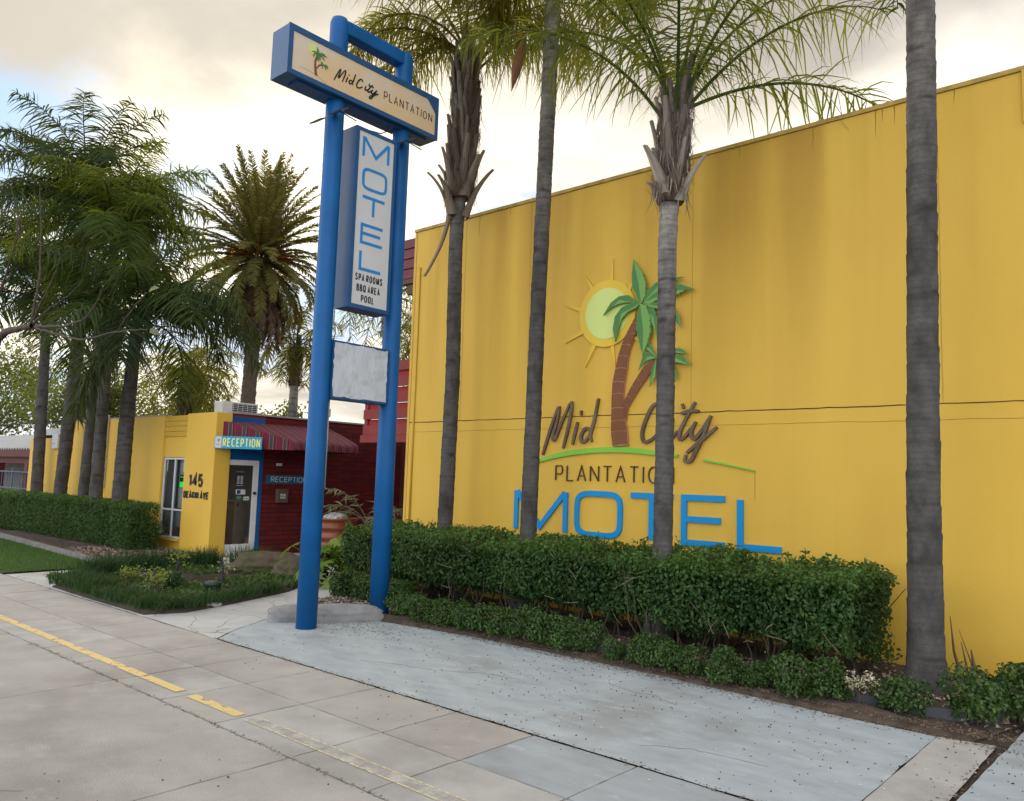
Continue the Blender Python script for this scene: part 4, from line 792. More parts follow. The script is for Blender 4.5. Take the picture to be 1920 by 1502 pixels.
mb = MB(); mb.box(FX-.031, FX-.027, 8.91, 9.10, 1.45, 1.75, 0)
for i in range(7): mb.box(FX-.0265, FX-.026, 8.935, 8.995, 1.49+i*.026, 1.503+i*.026, 1); mb.box(FX-.0265, FX-.026, 9.015, 9.075, 1.49+i*.026, 1.503+i*.026, 1)
mb.box(FX-.0265, FX-.026, 8.915, 9.095, 1.455, 1.462, 1).box(FX-.0265, FX-.026, 8.915, 9.095, 1.74, 1.747, 1); mb.build('notice', [mat('navy_notice', (.02, .02, .035), .5), Mpale], dr)
mb = MB(); mb.box(FX-.031, FX-.027, 8.925, 9.145, 1.27, 1.375, 0).box(FX-.0265, FX-.026, 8.95, 9.03, 1.285, 1.36, 1); mb.build('card_sticker', [Mwhite, mat('navy_square', (.02, .05, .16), .5)], dr)
mb = MB(); mb.box(FX-.031, FX-.027, 9.11, 9.24, 1.15, 1.225, 0)
for i in range(3): mb.box(FX-.0265, FX-.026, 9.125+i*.037, 9.15+i*.037, 1.175, 1.19, 1)
mb.build('opening_hours', [Mwhite, Mdark], dr)
mb = MB(); mb.prism(sup(8.985, 1.05, .035, .04, 2, 0, 360, 20)[:-1], fx(FX-.031), 0, .003); mb.build('round_sticker', Mdark, dr)
mb = MB(); mb.box(FX-.031, FX-.028, 8.945, 9.06, 1.165, 1.24); mb.build('green_sticker', mat('green_sticker', (.08, .2, .12), .5), dr)
# awning over the door: a quarter-round canvas, cut at 45 degrees at the street end
prof = [(0, 2.80), (.25, 2.715), (.5, 2.63), (.72, 2.552), (.9, 2.487), (1.02, 2.438), (1.075, 2.405), (1.098, 2.355), (1.10, 2.235)]
Ya, Yb = 8.44, 11.2
mb = MB(); n = 30
def dip(y): return -.02*math.sin((y-Ya)*4.5)**2
VS = [(FX+d+.003, (Ya+d)+(Yb-(Ya+d))*j/n, z+(dip((Ya+d)+(Yb-(Ya+d))*j/n)*d if i < 8 else .012*math.sin(j*2.1))) for i, (d, z) in enumerate(prof) for j in range(n+1)]
mb.add(VS, [(i*(n+1)+j, i*(n+1)+j+1, (i+1)*(n+1)+j+1, (i+1)*(n+1)+j) for i in range(len(prof)-1) for j in range(n)], sm=True)
side = [(FX+d+.003, Ya+d, z) for d, z in prof]; low = [(FX+d+.003, Ya+d, 2.225) for d, z in prof]
mb.add(side+low, [(i, i+1, len(prof)+i+1, len(prof)+i) for i in range(len(prof)-1)])
mb.add([(FX+d+.003, Yb, z) for d, z in prof]+[(FX+d+.003, Yb, 2.225) for d, z in prof], [(i+1, i, len(prof)+i, len(prof)+i+1) for i in range(len(prof)-1)])
mb.build('awning', Mcanvas, RB)
mb = MB(); mb.box(FX+.002, FX+.05, 9.83, 9.95, 1.90, 1.96); mb.build('wall_lamp', Mpale, RB)
# reception signs
T = empty('awning_sign', (-15.08, 8.72, 2.2), 'cyan reception sign with yellow lettering on the end of the striped awning', 'sign')
du = Vector((.695, .719, 0)); fs = frame(Vector((-15.425, 8.325, 2.212))+Vector((.719, -.695, 0))*.03, du, (0, 0, 1))
mb = MB(); mb.prism([(0, 0), (.95, 0), (.95, .255), (0, .255)], fs, -.025, 0); mb.build('board', Mcyan, T, bevel=.003)
mb = MB(); mb.prism([(.012, .012), (.14, .012), (.14, .243), (.012, .243)], fs, -.002, .002, 0)
mb.prism([(.072,.12),(.08,.12),(.082,.17),(.075,.17)], fs, .001, .003, 1)
for a in range(7): mb.prism([(.078, .172), (.078+.034*math.cos(a*.9+.2), .178+.034*math.sin(a*.9+.2)), (.078+.02*math.cos(a*.9+.6), .18+.02*math.sin(a*.9+.6))], fs, .001, .0032+.0003*a, 2)
for i in range(4): mb.prism([(.04+i*.022, .07), (.052+i*.022, .07), (.052+i*.022, .085), (.04+i*.022, .085)], fs, .001, .003, 2)
mb.build('logo', [Mwhite, Mtrunkb, Mgreend], T)
mb = MB(); text(mb, 'RECEPTION', fs, .165, .04, .175, .42, .021, .022, -.002, .003, e=3, width=.75); mb.build('lettering', Myelt, T)
T = empty('wall_name_board', (FX, 10.1, 1.5), 'narrow dark teal reception board on the red brick beside the door', 'sign')
ft = fx(FX+.02); mb = MB(); mb.box(FX+.001, FX+.02, 9.60, 10.66, 1.515, 1.70); mb.build('board', Mteal, T, bevel=.003)
mb = MB(); text(mb, 'RECEPTION', ft, 9.71, 1.55, .115, .7, .014, .024, -.002, .003, e=4, width=.92); mb.build('lettering', Mpale, T)
T = empty('house_number', (-16.07, FY-.01, 1.15), 'black street number 145 over the street name on the yellow corner pillar', 'house number')
fh = frame((0, FY-.01, 0), (1, 0, 0), (0, 0, 1)); mb = MB(); text(mb, '145', fh, -16.43, 1.40, .28, .75, .062, .028, -.002, .012, e=2.6, width=.60); mb.build('number', Mblack, T)
mb = MB(); text(mb, 'DEAKIN AVE', fh, -16.62, 1.155, .155, .45, .036, .016, -.002, .012, e=2.6, width=1.06); mb.build('street_name', Mblack, T)
T = empty('key_box', (FX, 10.0, 1.1), 'small bronze night safe box on the brick under the reception board', 'night safe')
mb = MB(); mb.box(FX+.001, FX+.09, 9.85, 10.13, 1.10, 1.40); mb.build('case', mat('bronze_case', (.13, .10, .075), .45, metal=.3), T, bevel=.01)
mb = MB()
for z in (1.19, 1.25):
    for i in range(3): mb.box(FX+.089, FX+.0925, 9.925+i*.048, 9.96+i*.048, z, z+.045)
mb.build('label_plate', Mpale, T)
T = empty('air_conditioner', (-16.2, 9.27, 2.8), 'white air conditioner outdoor unit on the office roof', 'air conditioner')
mb = MB(); mb.box(-16.5, -16.17, 8.83, 9.71, 2.84, 3.27); mb.build('casing', mat('ac_white', (.60, .60, .57), .5, var=.1), T, bevel=.015)
mb = MB(); mb.box(-16.17, -16.163, 9.08, 9.68, 2.97, 3.24, 0)
for i in range(7): mb.box(-16.163, -16.155, 9.08, 9.68, 2.98+i*.04, 2.988+i*.04, 1)
for i in range(6): mb.box(-16.163, -16.157, 9.09+i*.115, 9.098+i*.115, 2.97, 3.24, 1)
mb.build('grille', [Mdark, mat('ac_white', (0, 0, 0))], T)
T = empty('meter_box', (-23.95, 8.3, 2.5), 'small white box on the low end of the yellow wall', 'utility box')
mb = MB(); mb.box(-24.35, -23.95, 8.30, 8.36, 2.22, 2.62); mb.build('case', Mwhite, T, bevel=.01); mb = MB(); mb.box(-24.30, -24.1, 8.297, 8.30, 2.36, 2.37); mb.build('slot', Mdark, T)
T = empty('downpipe', (-20.75, 8.28, 1.2), 'white rectangular downpipe on the yellow wall behind the palms', 'downpipe')
mb = MB(); mb.box(-20.80, -20.70, 8.25, 8.345, 1.25, 3.05); mb.build('pipe', Mwhite, T, bevel=.006); mb = MB(); mb.box(-20.81, -20.69, 8.24, 8.347, 2.0, 2.05); mb.build('clip', Mgreym, T)

# two storey block with balcony behind the sign
BK = empty('balcony_block', (-12.2, 11, 0), 'two storey block with red slatted balcony and wine coloured roof fascia', 'building')
mb = MB()
for k, z in enumerate((2.55, 2.86, 3.17, 3.48, 3.79)): mb.box(-12.75, -10.9, 10.0, 10.03, z+.0, z+.19)
mb.build('balcony_slats', Msalmon, BK)
mb = MB()
for k, z in enumerate((2.745, 3.055, 3.365, 3.675)): mb.box(-12.7, -10.9, 10.06, 10.09, z, z+.11)
mb.build('inner_slats', Mredb, BK)
mb = MB(); mb.box(-12.75, -12.65, 10.03, 10.12, 2.4, 4.1); mb.box(-12.8, -10.9, 9.98, 15, 2.40, 2.545); mb.box(-12.75, -12.68, 10.1, 15, 3.9, 4.0); mb.build('balcony_frame', Msalmon, BK)
mb = MB()
for k in range(4): mb.box(-11.78, -10.6, 9.95-.02*k, 9.99, 5.55+.19*k, 5.725+.19*k)
mb.box(-11.78, -11.72, 9.99, 15, 5.55, 6.3); mb.build('roof_fascia', Mfasc, BK)
mb = MB(); mb.box(-11.75, -10.3, 9.96, 15, 5.45, 5.548); mb.box(-11.6, -10.3, 10.0, 15, 5.25, 5.44); mb.build('soffit', mat('soffit_brown', (.12, .07, .05), .7, var=.2), BK)
mb = MB(); mb.box(-10.9, -10.3, 10.2, 15, 0, 5.3); mb.build('wall', Mmaroon, BK)
mb = MB(); mb.box(-12.65, -12.2, 10.13, 10.17, 3.2, 3.6)
for k in range(6): mb.box(-12.6, -12.25, 10.115, 10.13, 3.22+k*.06, 3.25+k*.06)
mb.build('vent', Mdark, BK)
mb = MB(); mb.box(-15.5, -10.3, 13.4, 13.6, -.1, 2.93); mb.build('brick_wall', mat('rear_brick', (.09, .014, .014), .7, var=.3, vscale=4), BK)

# far left neighbour
NB = empty('verandah_building', (-31, 10, 0), 'red verandah building with a pale corrugated roof at the left edge', 'building')
mb = MB(); n = 130; xs_ = np.linspace(-45, -28.6, n*2)
zz = [.035*(1 if (i//2) % 2 else -1) for i in range(n*2)]
mb.add([(x, 9.4, 2.28+z) for x, z in zip(xs_, zz)]+[(x, 11.6, 2.95+z) for x, z in zip(xs_, zz)], [(i, i+1, n*2+i+1, n*2+i) for i in range(n*2-1)]); mb.build('roof', mat('galvanised_sheet', (.42, .42, .43), .45, var=.15, metal=.2), NB)
mb = MB(); mb.box(-45, -28.7, 9.42, 9.5, 2.02, 2.24); mb.box(-45, -28.8, 9.6, 9.7, 1.80, 2.0)
for x in (-30.0, -32.9, -36, -39): mb.box(x-.16, x+.16, 9.5, 9.7, 0, 1.8)
mb.build('fascia', mat('dark_red_timber', (.11, .012, .010), .6, var=.2), NB)
mb = MB(); mb.box(-45, -28.6, 12.0, 12.2, 0, 2.6); mb.build('wall', mat('pale_render', (.36, .34, .30), .8, var=.3), NB)
for x in (-37.5, -35.2, -33.0): mb = MB(); mb.box(x, x+.8, 11.95, 12.0, .1, 2.0); mb.build('door', mat('slate_door', (.07, .09, .12), .5), NB)
T = empty('railing', (-31, 9.3, 0), 'thin blue grey pipe railing in front of the red verandah', 'railing'); Mrail = mat('blue_grey_paint', (.10, .13, .17), .5)
mb = MB()
for z in (.95, 1.5): mb.tube([(-45, 9.35, z), (-26.3, 9.35, z)], .03, 6)
mb.build('rail', Mrail, T)
mb = MB()
for i in range(70): mb.tube([(-44.8+i*.26, 9.35, .0), (-44.8+i*.26, 9.35, 1.5 if i % 6 else 1.62)], .014 if i % 6 else .03, 5)
mb.build('baluster', Mrail, T)

# ------------------------------------------------------------------ plants: hedges and bushes
rng = np.random.default_rng(21)
def twigs(name, parent, boxs, n, rng_, rad=.006):
    F = Fol(); x0, x1, y0, y1, z0, z1 = boxs
    for i in range(n):
        b = np.array([rng_.uniform(x0, x1), rng_.uniform(y0, y1), z0]); e = b+np.array([rng_.normal(0, .22), rng_.normal(0, .2), (z1-z0)*rng_.uniform(.55, 1.05)])
        m_ = (b+e)/2+rng_.normal(0, .06, 3); v, f = strip_tube([b, (b+m_)/2+rng_.normal(0, .02, 3), m_, (m_+e)/2+rng_.normal(0, .03, 3), e], np.linspace(rad*1.7, rad*.5, 5), 5); F.add(v, f, .5)
    return tag(F.build(name, Mtwig, parent), kind='stuff')
def hedge(name, bx, n, size, label, cat, seed, rs, depth=.13, disp=.07, m=None, core=.16, sprigs=0, stems=60, under=0):
    x0, x1, y0, y1, z0, z1 = bx; H_ = empty(name, ((x0+x1)/2, (y0+y1)/2, 0), label, cat); r_ = np.random.default_rng(rs)
    P, Q = hedge_pts(x0, x1, y0, y1, z0, z1, n, r_, depth, disp, 3.4, seed)
    keep = wob(P, 5.5, seed+3)+r_.normal(0, .12, n) < .62; P, Q = P[keep], Q[keep]
    if under:   # the foot of the hedge is drawn back and thin
        lo = np.where(P[:, 0] < -5.2, .36, .27); k_ = np.clip((lo+.12-P[:, 2])/.2, 0, 1); P[:, 1] += under*k_*np.clip((y1-P[:, 1])/(y1-y0), 0, 1); kp = (P[:, 2] > lo+r_.normal(0, .05, len(P))) | (r_.random(len(P)) < .16); P, Q = P[kp], Q[kp]
    if sprigs:
        e = []; q_ = []
        for i in range(sprigs):
            c = np.array([r_.uniform(x0, x1), r_.choice([y0+.02, y1-.1, (y0+y1)/2], p=[.5, .2, .3]), z1-.03]); d = np.array([r_.normal(0, .3), r_.normal(-.1, .3), 1]); d /= np.linalg.norm(d); l = r_.uniform(.04, .17)
            for k in range(int(7+l*90)): e.append(c+d*l*r_.random()+r_.normal(0, .012, 3)); q_.append(d+r_.normal(0, .7, 3))
        P = np.concatenate([P, e]); Q = np.concatenate([Q, q_])
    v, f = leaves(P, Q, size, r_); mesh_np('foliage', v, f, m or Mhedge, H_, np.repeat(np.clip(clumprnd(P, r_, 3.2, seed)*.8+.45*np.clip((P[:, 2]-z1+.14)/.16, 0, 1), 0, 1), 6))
    # the shaded inner leaf mass
    ni = int(n*.35); Pi = np.stack([r_.uniform(x0+core, x1-core, ni), r_.uniform(y0+core+under*.5, y1-core, ni), r_.uniform(z0+(.2 if under else 0), z1-core*.6, ni)], 1)
    v, f = leaves(Pi, r_.normal(0, 1, (ni, 3)), size*1.9, r_); mesh_np('inner_foliage', v, f, m or Mhedge, H_, np.repeat(clumprnd(Pi, r_, 3.2, seed), 6))
    if stems: twigs('stems', H_, (x0+.1, x1-.1, y0+.08, y1-.1, -.02, z1-.1), stems, r_, .007)
    return H_
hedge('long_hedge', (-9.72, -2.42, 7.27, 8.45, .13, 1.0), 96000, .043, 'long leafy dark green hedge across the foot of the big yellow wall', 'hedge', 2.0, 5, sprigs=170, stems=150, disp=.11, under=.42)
LH = [o for o in col.objects if o.name == 'long_hedge'][0]; F = Fol()
for i in range(40):
    b = np.array([rng.uniform(-9.3, -2.5), 7.24+rng.uniform(-.02, .1), rng.uniform(.2, .98)]); d = np.array([rng.normal(0, .7), -.25, rng.normal(.25, .6)]); d /= np.linalg.norm(d); l = rng.uniform(.08, .26); v, f = strip_tube([b-d*l*.5, b+rng.normal(0, .008, 3), b+d*l*.5], [.0045, .004, .0025], 4); F.add(v, f, .5)
tag(F.build('cut_twigs', mat('pale_twig', (.20, .17, .11), .8, var=.4, vscale=20), LH), kind='stuff')
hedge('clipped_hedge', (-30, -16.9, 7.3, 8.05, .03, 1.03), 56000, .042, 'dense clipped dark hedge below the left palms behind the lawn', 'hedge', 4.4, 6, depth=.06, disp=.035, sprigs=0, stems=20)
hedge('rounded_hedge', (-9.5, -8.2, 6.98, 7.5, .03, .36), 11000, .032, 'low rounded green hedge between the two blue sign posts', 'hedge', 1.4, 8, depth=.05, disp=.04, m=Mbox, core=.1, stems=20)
def bush_proto(name, r_, rad, h, n, size, m):  # loose crown of small leaves on a few stems
    B_ = empty(name, (0, 0, 0), '', ''); th = r_.uniform(0, 2*np.pi, n); ph = np.arccos(r_.uniform(-.75, 1, n))
    Q = np.stack([np.cos(th)*np.sin(ph), np.sin(th)*np.sin(ph), np.cos(ph)], 1); P = Q*np.array([rad, rad, h*.5])*(1-np.abs(r_.normal(0, .22, n)))[:, None]
    P += Q*(wob(Q*1.0, 3.4, r_.uniform(0, 9))*.34*rad)[:, None]; P[:, 2] += h*.53
    P *= (1+.10*wob(P, 14, 2.0))[:, None]
    v, f = leaves(P, Q, size, r_, asp=.6, upb=.35); mesh_np('foliage', v, f, m, B_, np.repeat(clumprnd(P, r_, 9, 1.0), 6))
    F = Fol()
    for i in range(6):
        e = np.array([r_.normal(0, rad*.45), r_.normal(0, rad*.45), h*.75]); v, f = strip_tube([np.zeros(3)+r_.normal(0, .012, 3)*[1, 1, 0], e*.5+r_.normal(0, .01, 3), e], [.007, .005, .003], 5); F.add(v, f, .5)
    F.build('stems', Mtwig, B_); return B_
def dup(root, loc, rz, sc, label=None, cat=None, group=None):
    r = root.copy(); col.objects.link(r); r.location = loc; r.rotation_euler = (0, 0, rz); r.scale = sc
    for c in list(root.children):
        k = c.copy(); col.objects.link(k); k.parent = r
    return tag(r, label, cat, group)
protos = [bush_proto('box_bush', np.random.default_rng(40+k), .215, .36, 1500, .034, Mbox) for k in range(3)]
GRP = 'small box bushes along the front of the hedge bed'
row = [(-7.55, 6.72, .95), (-7.22, 6.74, .9), (-6.9, 6.73, .95), (-6.58, 6.76, .92), (-6.27, 6.76, .95), (-5.97, 6.78, .9), (-5.68, 6.78, 1.0), (-5.40, 6.78, .95), (-5.12, 6.80, .98), (-4.88, 6.82, .95)]
spec = [(x, y, s, 'small box bush in the unbroken row from the sign post along the bed edge') for x, y, s in row]
spec += [(-4.50, 6.76, .62, 'smallest thin box bush alone before the bare edging'), (-4.16, 6.78, .86, 'first box bush of the touching trio past the thin one'), (-3.94, 6.79, .92, 'middle box bush of the touching trio at the hedge'), (-3.67, 6.77, .82, 'last sparse box bush of the touching trio'),
         (-3.31, 6.76, .88, 'lone round box bush between two bare bits of edging'), (-3.06, 6.80, .72, 'narrow box bush right of the lone round one'), (-2.75, 6.80, .95, 'left box bush of the pair before the white tipped plant'), (-2.47, 6.88, .92, 'right box bush of the pair before the white tipped plant'),
         (-1.93, 6.92, .92, 'box bush in front of the nearest palm trunk'), (-1.42, 7.10, 1.15, 'large box bush right of the nearest palm at the apron edge'), (-1.22, 7.45, 1.1, 'box bush behind the large one at the right edge'), (-1.12, 7.95, 1.15, 'rearmost box bush against the right end of the yellow wall')]
for i, (x, y, s, l) in enumerate(spec):
    s *= .96; sc = (s*rng.uniform(.92, 1.1), s*rng.uniform(.9, 1.05), s*rng.uniform(.88, 1.1))
    y -= .045
    if i < 3: p_ = protos[i]; p_.location = (x, y, .01); p_.scale = sc; p_.rotation_euler = (0, 0, rng.uniform(0, 6)); tag(p_, l, 'bush', GRP)
    else: dup(protos[i % 3], (x, y, .01), rng.uniform(0, 6), sc, l, 'bush', GRP)
# white tipped little shrub
V_ = empty('variegated_plant', (-2.2, 6.78, 0), 'small white tipped plant on a bare stem in front of the edging', 'plant'); r_ = np.random.default_rng(3); F = Fol()
v, f = strip_tube([(-2.2, 6.78, 0), (-2.205, 6.785, .08), (-2.19, 6.78, .15)], [.010, .008, .007], 6); F.add(v, f, .3)
tips = []
for i in range(26):
    a = r_.uniform(0, 6.28); e = np.array([-2.19+.13*math.cos(a)*r_.uniform(.3, 1), 6.78+.13*math.sin(a)*r_.uniform(.3, 1), r_.uniform(.2, .31)]); v, f = strip_tube([(-2.19, 6.78, .14), (np.array((-2.19, 6.78, .2))+e)/2, e], [.004, .003, .002], 4); F.add(v, f, .3); tips.append(e)
F.build('stems', Mtwig, V_); tips = np.array(tips); P = np.repeat(tips, 9, 0)+r_.normal(0, .018, (26*9, 3)); v, f = leaves(P, np.tile([0, 0, 1.0], (len(P), 1)), .024, r_); mesh_np('foliage', v, f, Mvar, V_, np.repeat(np.clip((P[:, 2]-.2)/.12+r_.normal(0, .2, len(P)), 0, 1), 6))
# dead frond stalks leaning behind the nearest palm
T = Fol(); r_ = np.random.default_rng(5)
for a, e, w_ in (((-1.72, 8.0, .08), (-1.92, 8.45, .62), .012), ((-1.66, 7.9, .07), (-1.80, 8.3, .42), .010), ((-1.55, 7.85, .07), (-1.70, 8.2, .38), .02), ((-1.62, 7.95, .07), (-1.86, 8.5, .5), .006)):
    a, e = np.array(a), np.array(e); v, f = strip_tube([a, a*.5+e*.5+r_.normal(0, .02, 3), e], [w_*1.4, w_, w_*.3], 5); T.add(v, f, .7)
o = T.build('dry_stalks', Mdead); tag(o, 'dry brown palm stalks leaning on the wall behind the nearest palm', 'dead stalks')

# ------------------------------------------------------------------ palms
def queen(name, base, pts, rads, label, seed, bark, fr_list, boots=None, nl=62, ll=.62, wd=.021, leafm=None, ring=.16, group=None, droopk=.75, bootm=None, L=2.7, flare=1.35, chaos=.2, name_husk=None):
    r_ = np.random.default_rng(seed); T = empty(name, base, label, 'palm tree', group)
    tr = trunk('trunk', [base]+pts, rads, bark, T, r_, ring, flare=flare); top = np.array(pts[-1])
    F = Fol()
    for (az, e0, Lk, bend) in fr_list:
        az = R(az)+r_.normal(0, .08); b = top+np.array([math.cos(az)*.07, math.sin(az)*.07, r_.uniform(-.25, .25)])
        frond(F, b, az, e0+r_.normal(0, 4), L*Lk*r_.uniform(.93, 1.07), bend*r_.uniform(.88, 1.12), nl, ll, wd, droopk, r_, plume=.7, shade=r_.uniform(.0, 1.0), twist=r_.normal(0, .25), chaos=chaos)
    F.build('crown', leafm or Mqueen, T)
    if boots:
        z0, z1, rr, n, h, w_, lean, curl = boots; F = Fol()
        for i in range(n):
            t = i/(n-1); z = z0+(z1-z0)*t; k = np.array([np.interp(z, [p[2] for p in [base]+pts], [p[j] for p in [base]+pts]) for j in (0, 1)]); az = i*2.399+r_.normal(0, .2)
            first = t < .12
            boot(F, (k[0], k[1], z), az, rr*(1-.25*t), h*r_.uniform(.7, 1.2), w_*r_.uniform(.7, 1.15), (lean*2.2 if first else lean)*r_.uniform(.5, 1.3), (curl if first else curl*.15)*r_.uniform(.5, 1.2), r_, shade=r_.uniform(.15, .75) if not first else .85)
        if name_husk:
            for (az_, z_, h_, le, cu, w2) in name_husk: boot(F, (np.interp(z_, [p[2] for p in [base]+pts], [p[0] for p in [base]+pts]), np.interp(z_, [p[2] for p in [base]+pts], [p[1] for p in [base]+pts]), z_), R(az_), rr*.8, h_, w2, le, cu, r_, shade=.9)
        # fibrous matting between the bases
        n2 = 2200; th = r_.uniform(0, 6.28, n2); zz = r_.uniform(z0+.05, z1+.1, n2); kx = np.interp(zz, [p[2] for p in [base]+pts], [p[0] for p in [base]+pts]); ky = np.interp(zz, [p[2] for p in [base]+pts], [p[1] for p in [base]+pts])
        rq = rr*r_.uniform(1.03, 1.3, n2)*(1-.2*(zz-z0)/(z1-z0)); P = np.stack([kx+rq*np.cos(th), ky+rq*np.sin(th), zz], 1); v, f = blades(P, .16, .006, r_, .9); F.add(v, f, np.repeat(np.clip(r_.normal(.3, .2, n2), 0, 1), 6))
        n3 = 260; th = r_.uniform(0, 6.28, n3); zz = r_.uniform(z0, z1, n3); P = np.stack([np.interp(zz, [p[2] for p in [base]+pts], [p[0] for p in [base]+pts])+rr*1.2*np.cos(th), np.interp(zz, [p[2] for p in [base]+pts], [p[1] for p in [base]+pts])+rr*1.2*np.sin(th), zz], 1); v, f = blades(P, -.2, .012, r_, -.6); F.add(v, f, np.repeat(np.clip(r_.normal(.4, .3, n3), 0, 1), 6))
        F.build('leaf_bases', bootm or Mboot, T)
        mb = MB(); k0 = [np.interp(z0, [p[2] for p in [base]+pts], [p[j] for p in [base]+pts]) for j in (0, 1)]
        mb.tube([(*[np.interp(z, [p[2] for p in [base]+pts], [p[j] for p in [base]+pts]) for j in (0, 1)], z) for z in np.linspace(z0, z1+.1, 10)], [rr*(.9+.12*math.sin(i*2.2)) for i in range(10)], 14); mb.build('fibre_sheath', mat('palm_fibre', (.07, .045, .03), .95, c2=(.13, .09, .06), vscale=20, bump=1, bscale=30, stretch=(1, 1, .4)), T)
    return T
def ringfr(n, e_hi, e_lo, bend, r_, L=(.85, 1.1)):
    o = []
    for i in range(n):
        t = i/n; e = e_hi+(e_lo-e_hi)*t; o.append(((i*137.5+r_.uniform(-14, 14)) % 360, e, r_.uniform(*L), bend*(.8+.45*t)))
    return o
r_ = np.random.default_rng(77)
# first palm right of the sign: brown boots, crown leaving the frame
queen('queen_palm', (-8.62, 8.3, 0), [(-8.55, 8.3, 1.06), (-8.51, 8.3, 3.3), (-8.56, 8.3, 5.3), (-8.50, 8.3, 6.3), (-8.46, 8.3, 7.0), (-8.45, 8.3, 8.15)], [.135, .112, .108, .105, .10, .11, .09],
      'palm with shaggy brown leaf bases and two curled husks just right of the blue sign', 11, Mbark,
      [(195, 62, .8, 150), (222, 45, .85, 145), (250, 60, .9, 120), (40, 62, .85, 140), (20, 55, .95, 120), (110, 76, 1, 85), (265, 80, 1, 80), (205, 74, .95, 120), (180, 38, .75, 150), (320, 66, 1, 105), (30, 45, .9, 140), (62, 66, .95, 110), (235, 52, .8, 140)],
      name_husk=[(215, 5.75, .75, .12, .22, .13), (35, 5.7, .85, .16, .20, .14), (260, 5.72, .6, .10, .16, .12), (225, 5.75, -.85, .06, .26, .10)], boots=(6.0, 8.1, .20, 54, .62, .13, .06, .10), leafm=Mqueeny, ll=.72, nl=80, wd=.022, droopk=.95)
# second: tall bare trunk, crown above the frame
T2 = queen('queen_palm', (-6.78, 8.0, 0), [(-6.70, 8.0, 1.08), (-6.65, 8.0, 3.86), (-6.56, 8.0, 7.15), (-6.52, 8.0, 8.9)], [.135, .108, .10, .104, .105],
      'tall bare trunked palm rising between the wall emblem and the shaggy palm', 12, Mbark,
      [(215, 38, .85, 150), (235, 22, .75, 145), (200, 18, .65, 140), (40, 30, .8, 150), (20, 24, .7, 145), (65, 42, .9, 125), (300, 42, .8, 135), (270, 50, .9, 125), (140, 45, .9, 120), (100, 60, 1, 110), (10, 65, 1, 100), (50, 22, .75, 145), (225, 52, .95, 130), (30, 52, .95, 130), (210, 5, .6, 120)], leafm=Mqueeny, L=2.4, ll=.70, nl=84, wd=.024, droopk=1.0)
mb = MB(); a_ = np.array((-6.86, 7.82, 7.86)); b_ = np.array((-7.02, 7.75, 7.03)); mb.tube([a_*(1-t)+b_*t for t in np.linspace(0, 1, 12)], [.012, .03, .05, .065, .075, .078, .074, .064, .05, .034, .018, .003], 12)
mb.build('flower_spathe', mat('brown_spathe', (.20, .075, .03), .7, c2=(.12, .05, .025), vscale=9, stretch=(4, 4, 1), bump=.5), T2)
# third: pale trunk in front of the emblem
queen('queen_palm', (-4.66, 7.8, 0), [(-4.60, 7.8, 1.11), (-4.59, 7.8, 3.0), (-4.59, 7.8, 4.53), (-4.55, 7.8, 5.3), (-4.50, 7.8, 6.05)], [.14, .105, .10, .105, .105, .09],
      'palm with a pale ringed neck standing in front of the wall emblem', 13, Mbarkp,
      [(38, 26, 1.0, 70), (33, 50, 1.1, 50), (56, 66, 1.05, 50), (221, 50, 1.02, 72), (212, 64, 1.0, 62), (238, 74, 1.0, 60), (262, 66, .95, 75), (300, 70, 1.0, 68), (350, 60, 1.0, 70), (85, 80, 1.1, 40), (120, 58, .9, 70), (175, 66, 1.0, 68), (15, 72, 1.05, 55)],
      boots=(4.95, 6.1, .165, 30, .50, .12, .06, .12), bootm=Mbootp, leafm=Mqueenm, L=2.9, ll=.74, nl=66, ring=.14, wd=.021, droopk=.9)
# fourth: nearest trunk at the right
queen('queen_palm', (-1.97, 7.81, 0), [(-1.97, 7.81, .25), (-1.965, 7.81, 1.87), (-1.94, 7.81, 3.81), (-1.915, 7.81, 5.85), (-1.90, 7.8, 8.6)], [.185, .146, .137, .128, .124, .12],
      'nearest thick dark palm trunk at the right with knobbly rings', 14, Mbark, ringfr(16, 80, 15, 100, r_), ring=.24, flare=1.24)
# left group behind the clipped hedge
LG = 'palms in front of the yellow office wall'
queen('queen_palm', (-24.3, 8.05, 0), [(-24.4, 8.05, 1.1), (-24.6, 8.05, 3.6), (-24.9, 8.05, 6.6)], [.17, .152, .14, .11], 'leftmost stout palm trunk before the low end of the yellow wall', 31, Mbark, ringfr(28, 84, 6, 94, r_), L=3.1, droopk=.65, nl=72, ll=.80, wd=.036, chaos=.12, group=LG, ring=.3)
queen('queen_palm', (-22.45, 7.95, 0), [(-22.42, 7.95, 1.1), (-22.05, 7.95, 5.2), (-22.4, 7.95, 8.7)], [.17, .155, .16, .12], 'tallest dark palm trunk second from the left in the left group', 32, Mbark, ringfr(34, 86, 0, 98, r_), L=3.2, droopk=.6, nl=76, ll=.80, wd=.036, chaos=.12, group=LG)
queen('queen_palm', (-21.35, 8.1, 0), [(-21.3, 8.1, 1.0), (-21.15, 8.1, 4.0), (-20.5, 8.05, 7.5)], [.15, .135, .13, .11], 'dark slim palm trunk just left of the one with torn grey husks', 33, Mbark, ringfr(28, 86, 6, 92, r_), L=2.8, droopk=.6, nl=70, ll=.78, wd=.035, chaos=.12, leafm=Mqueenm, group=LG)
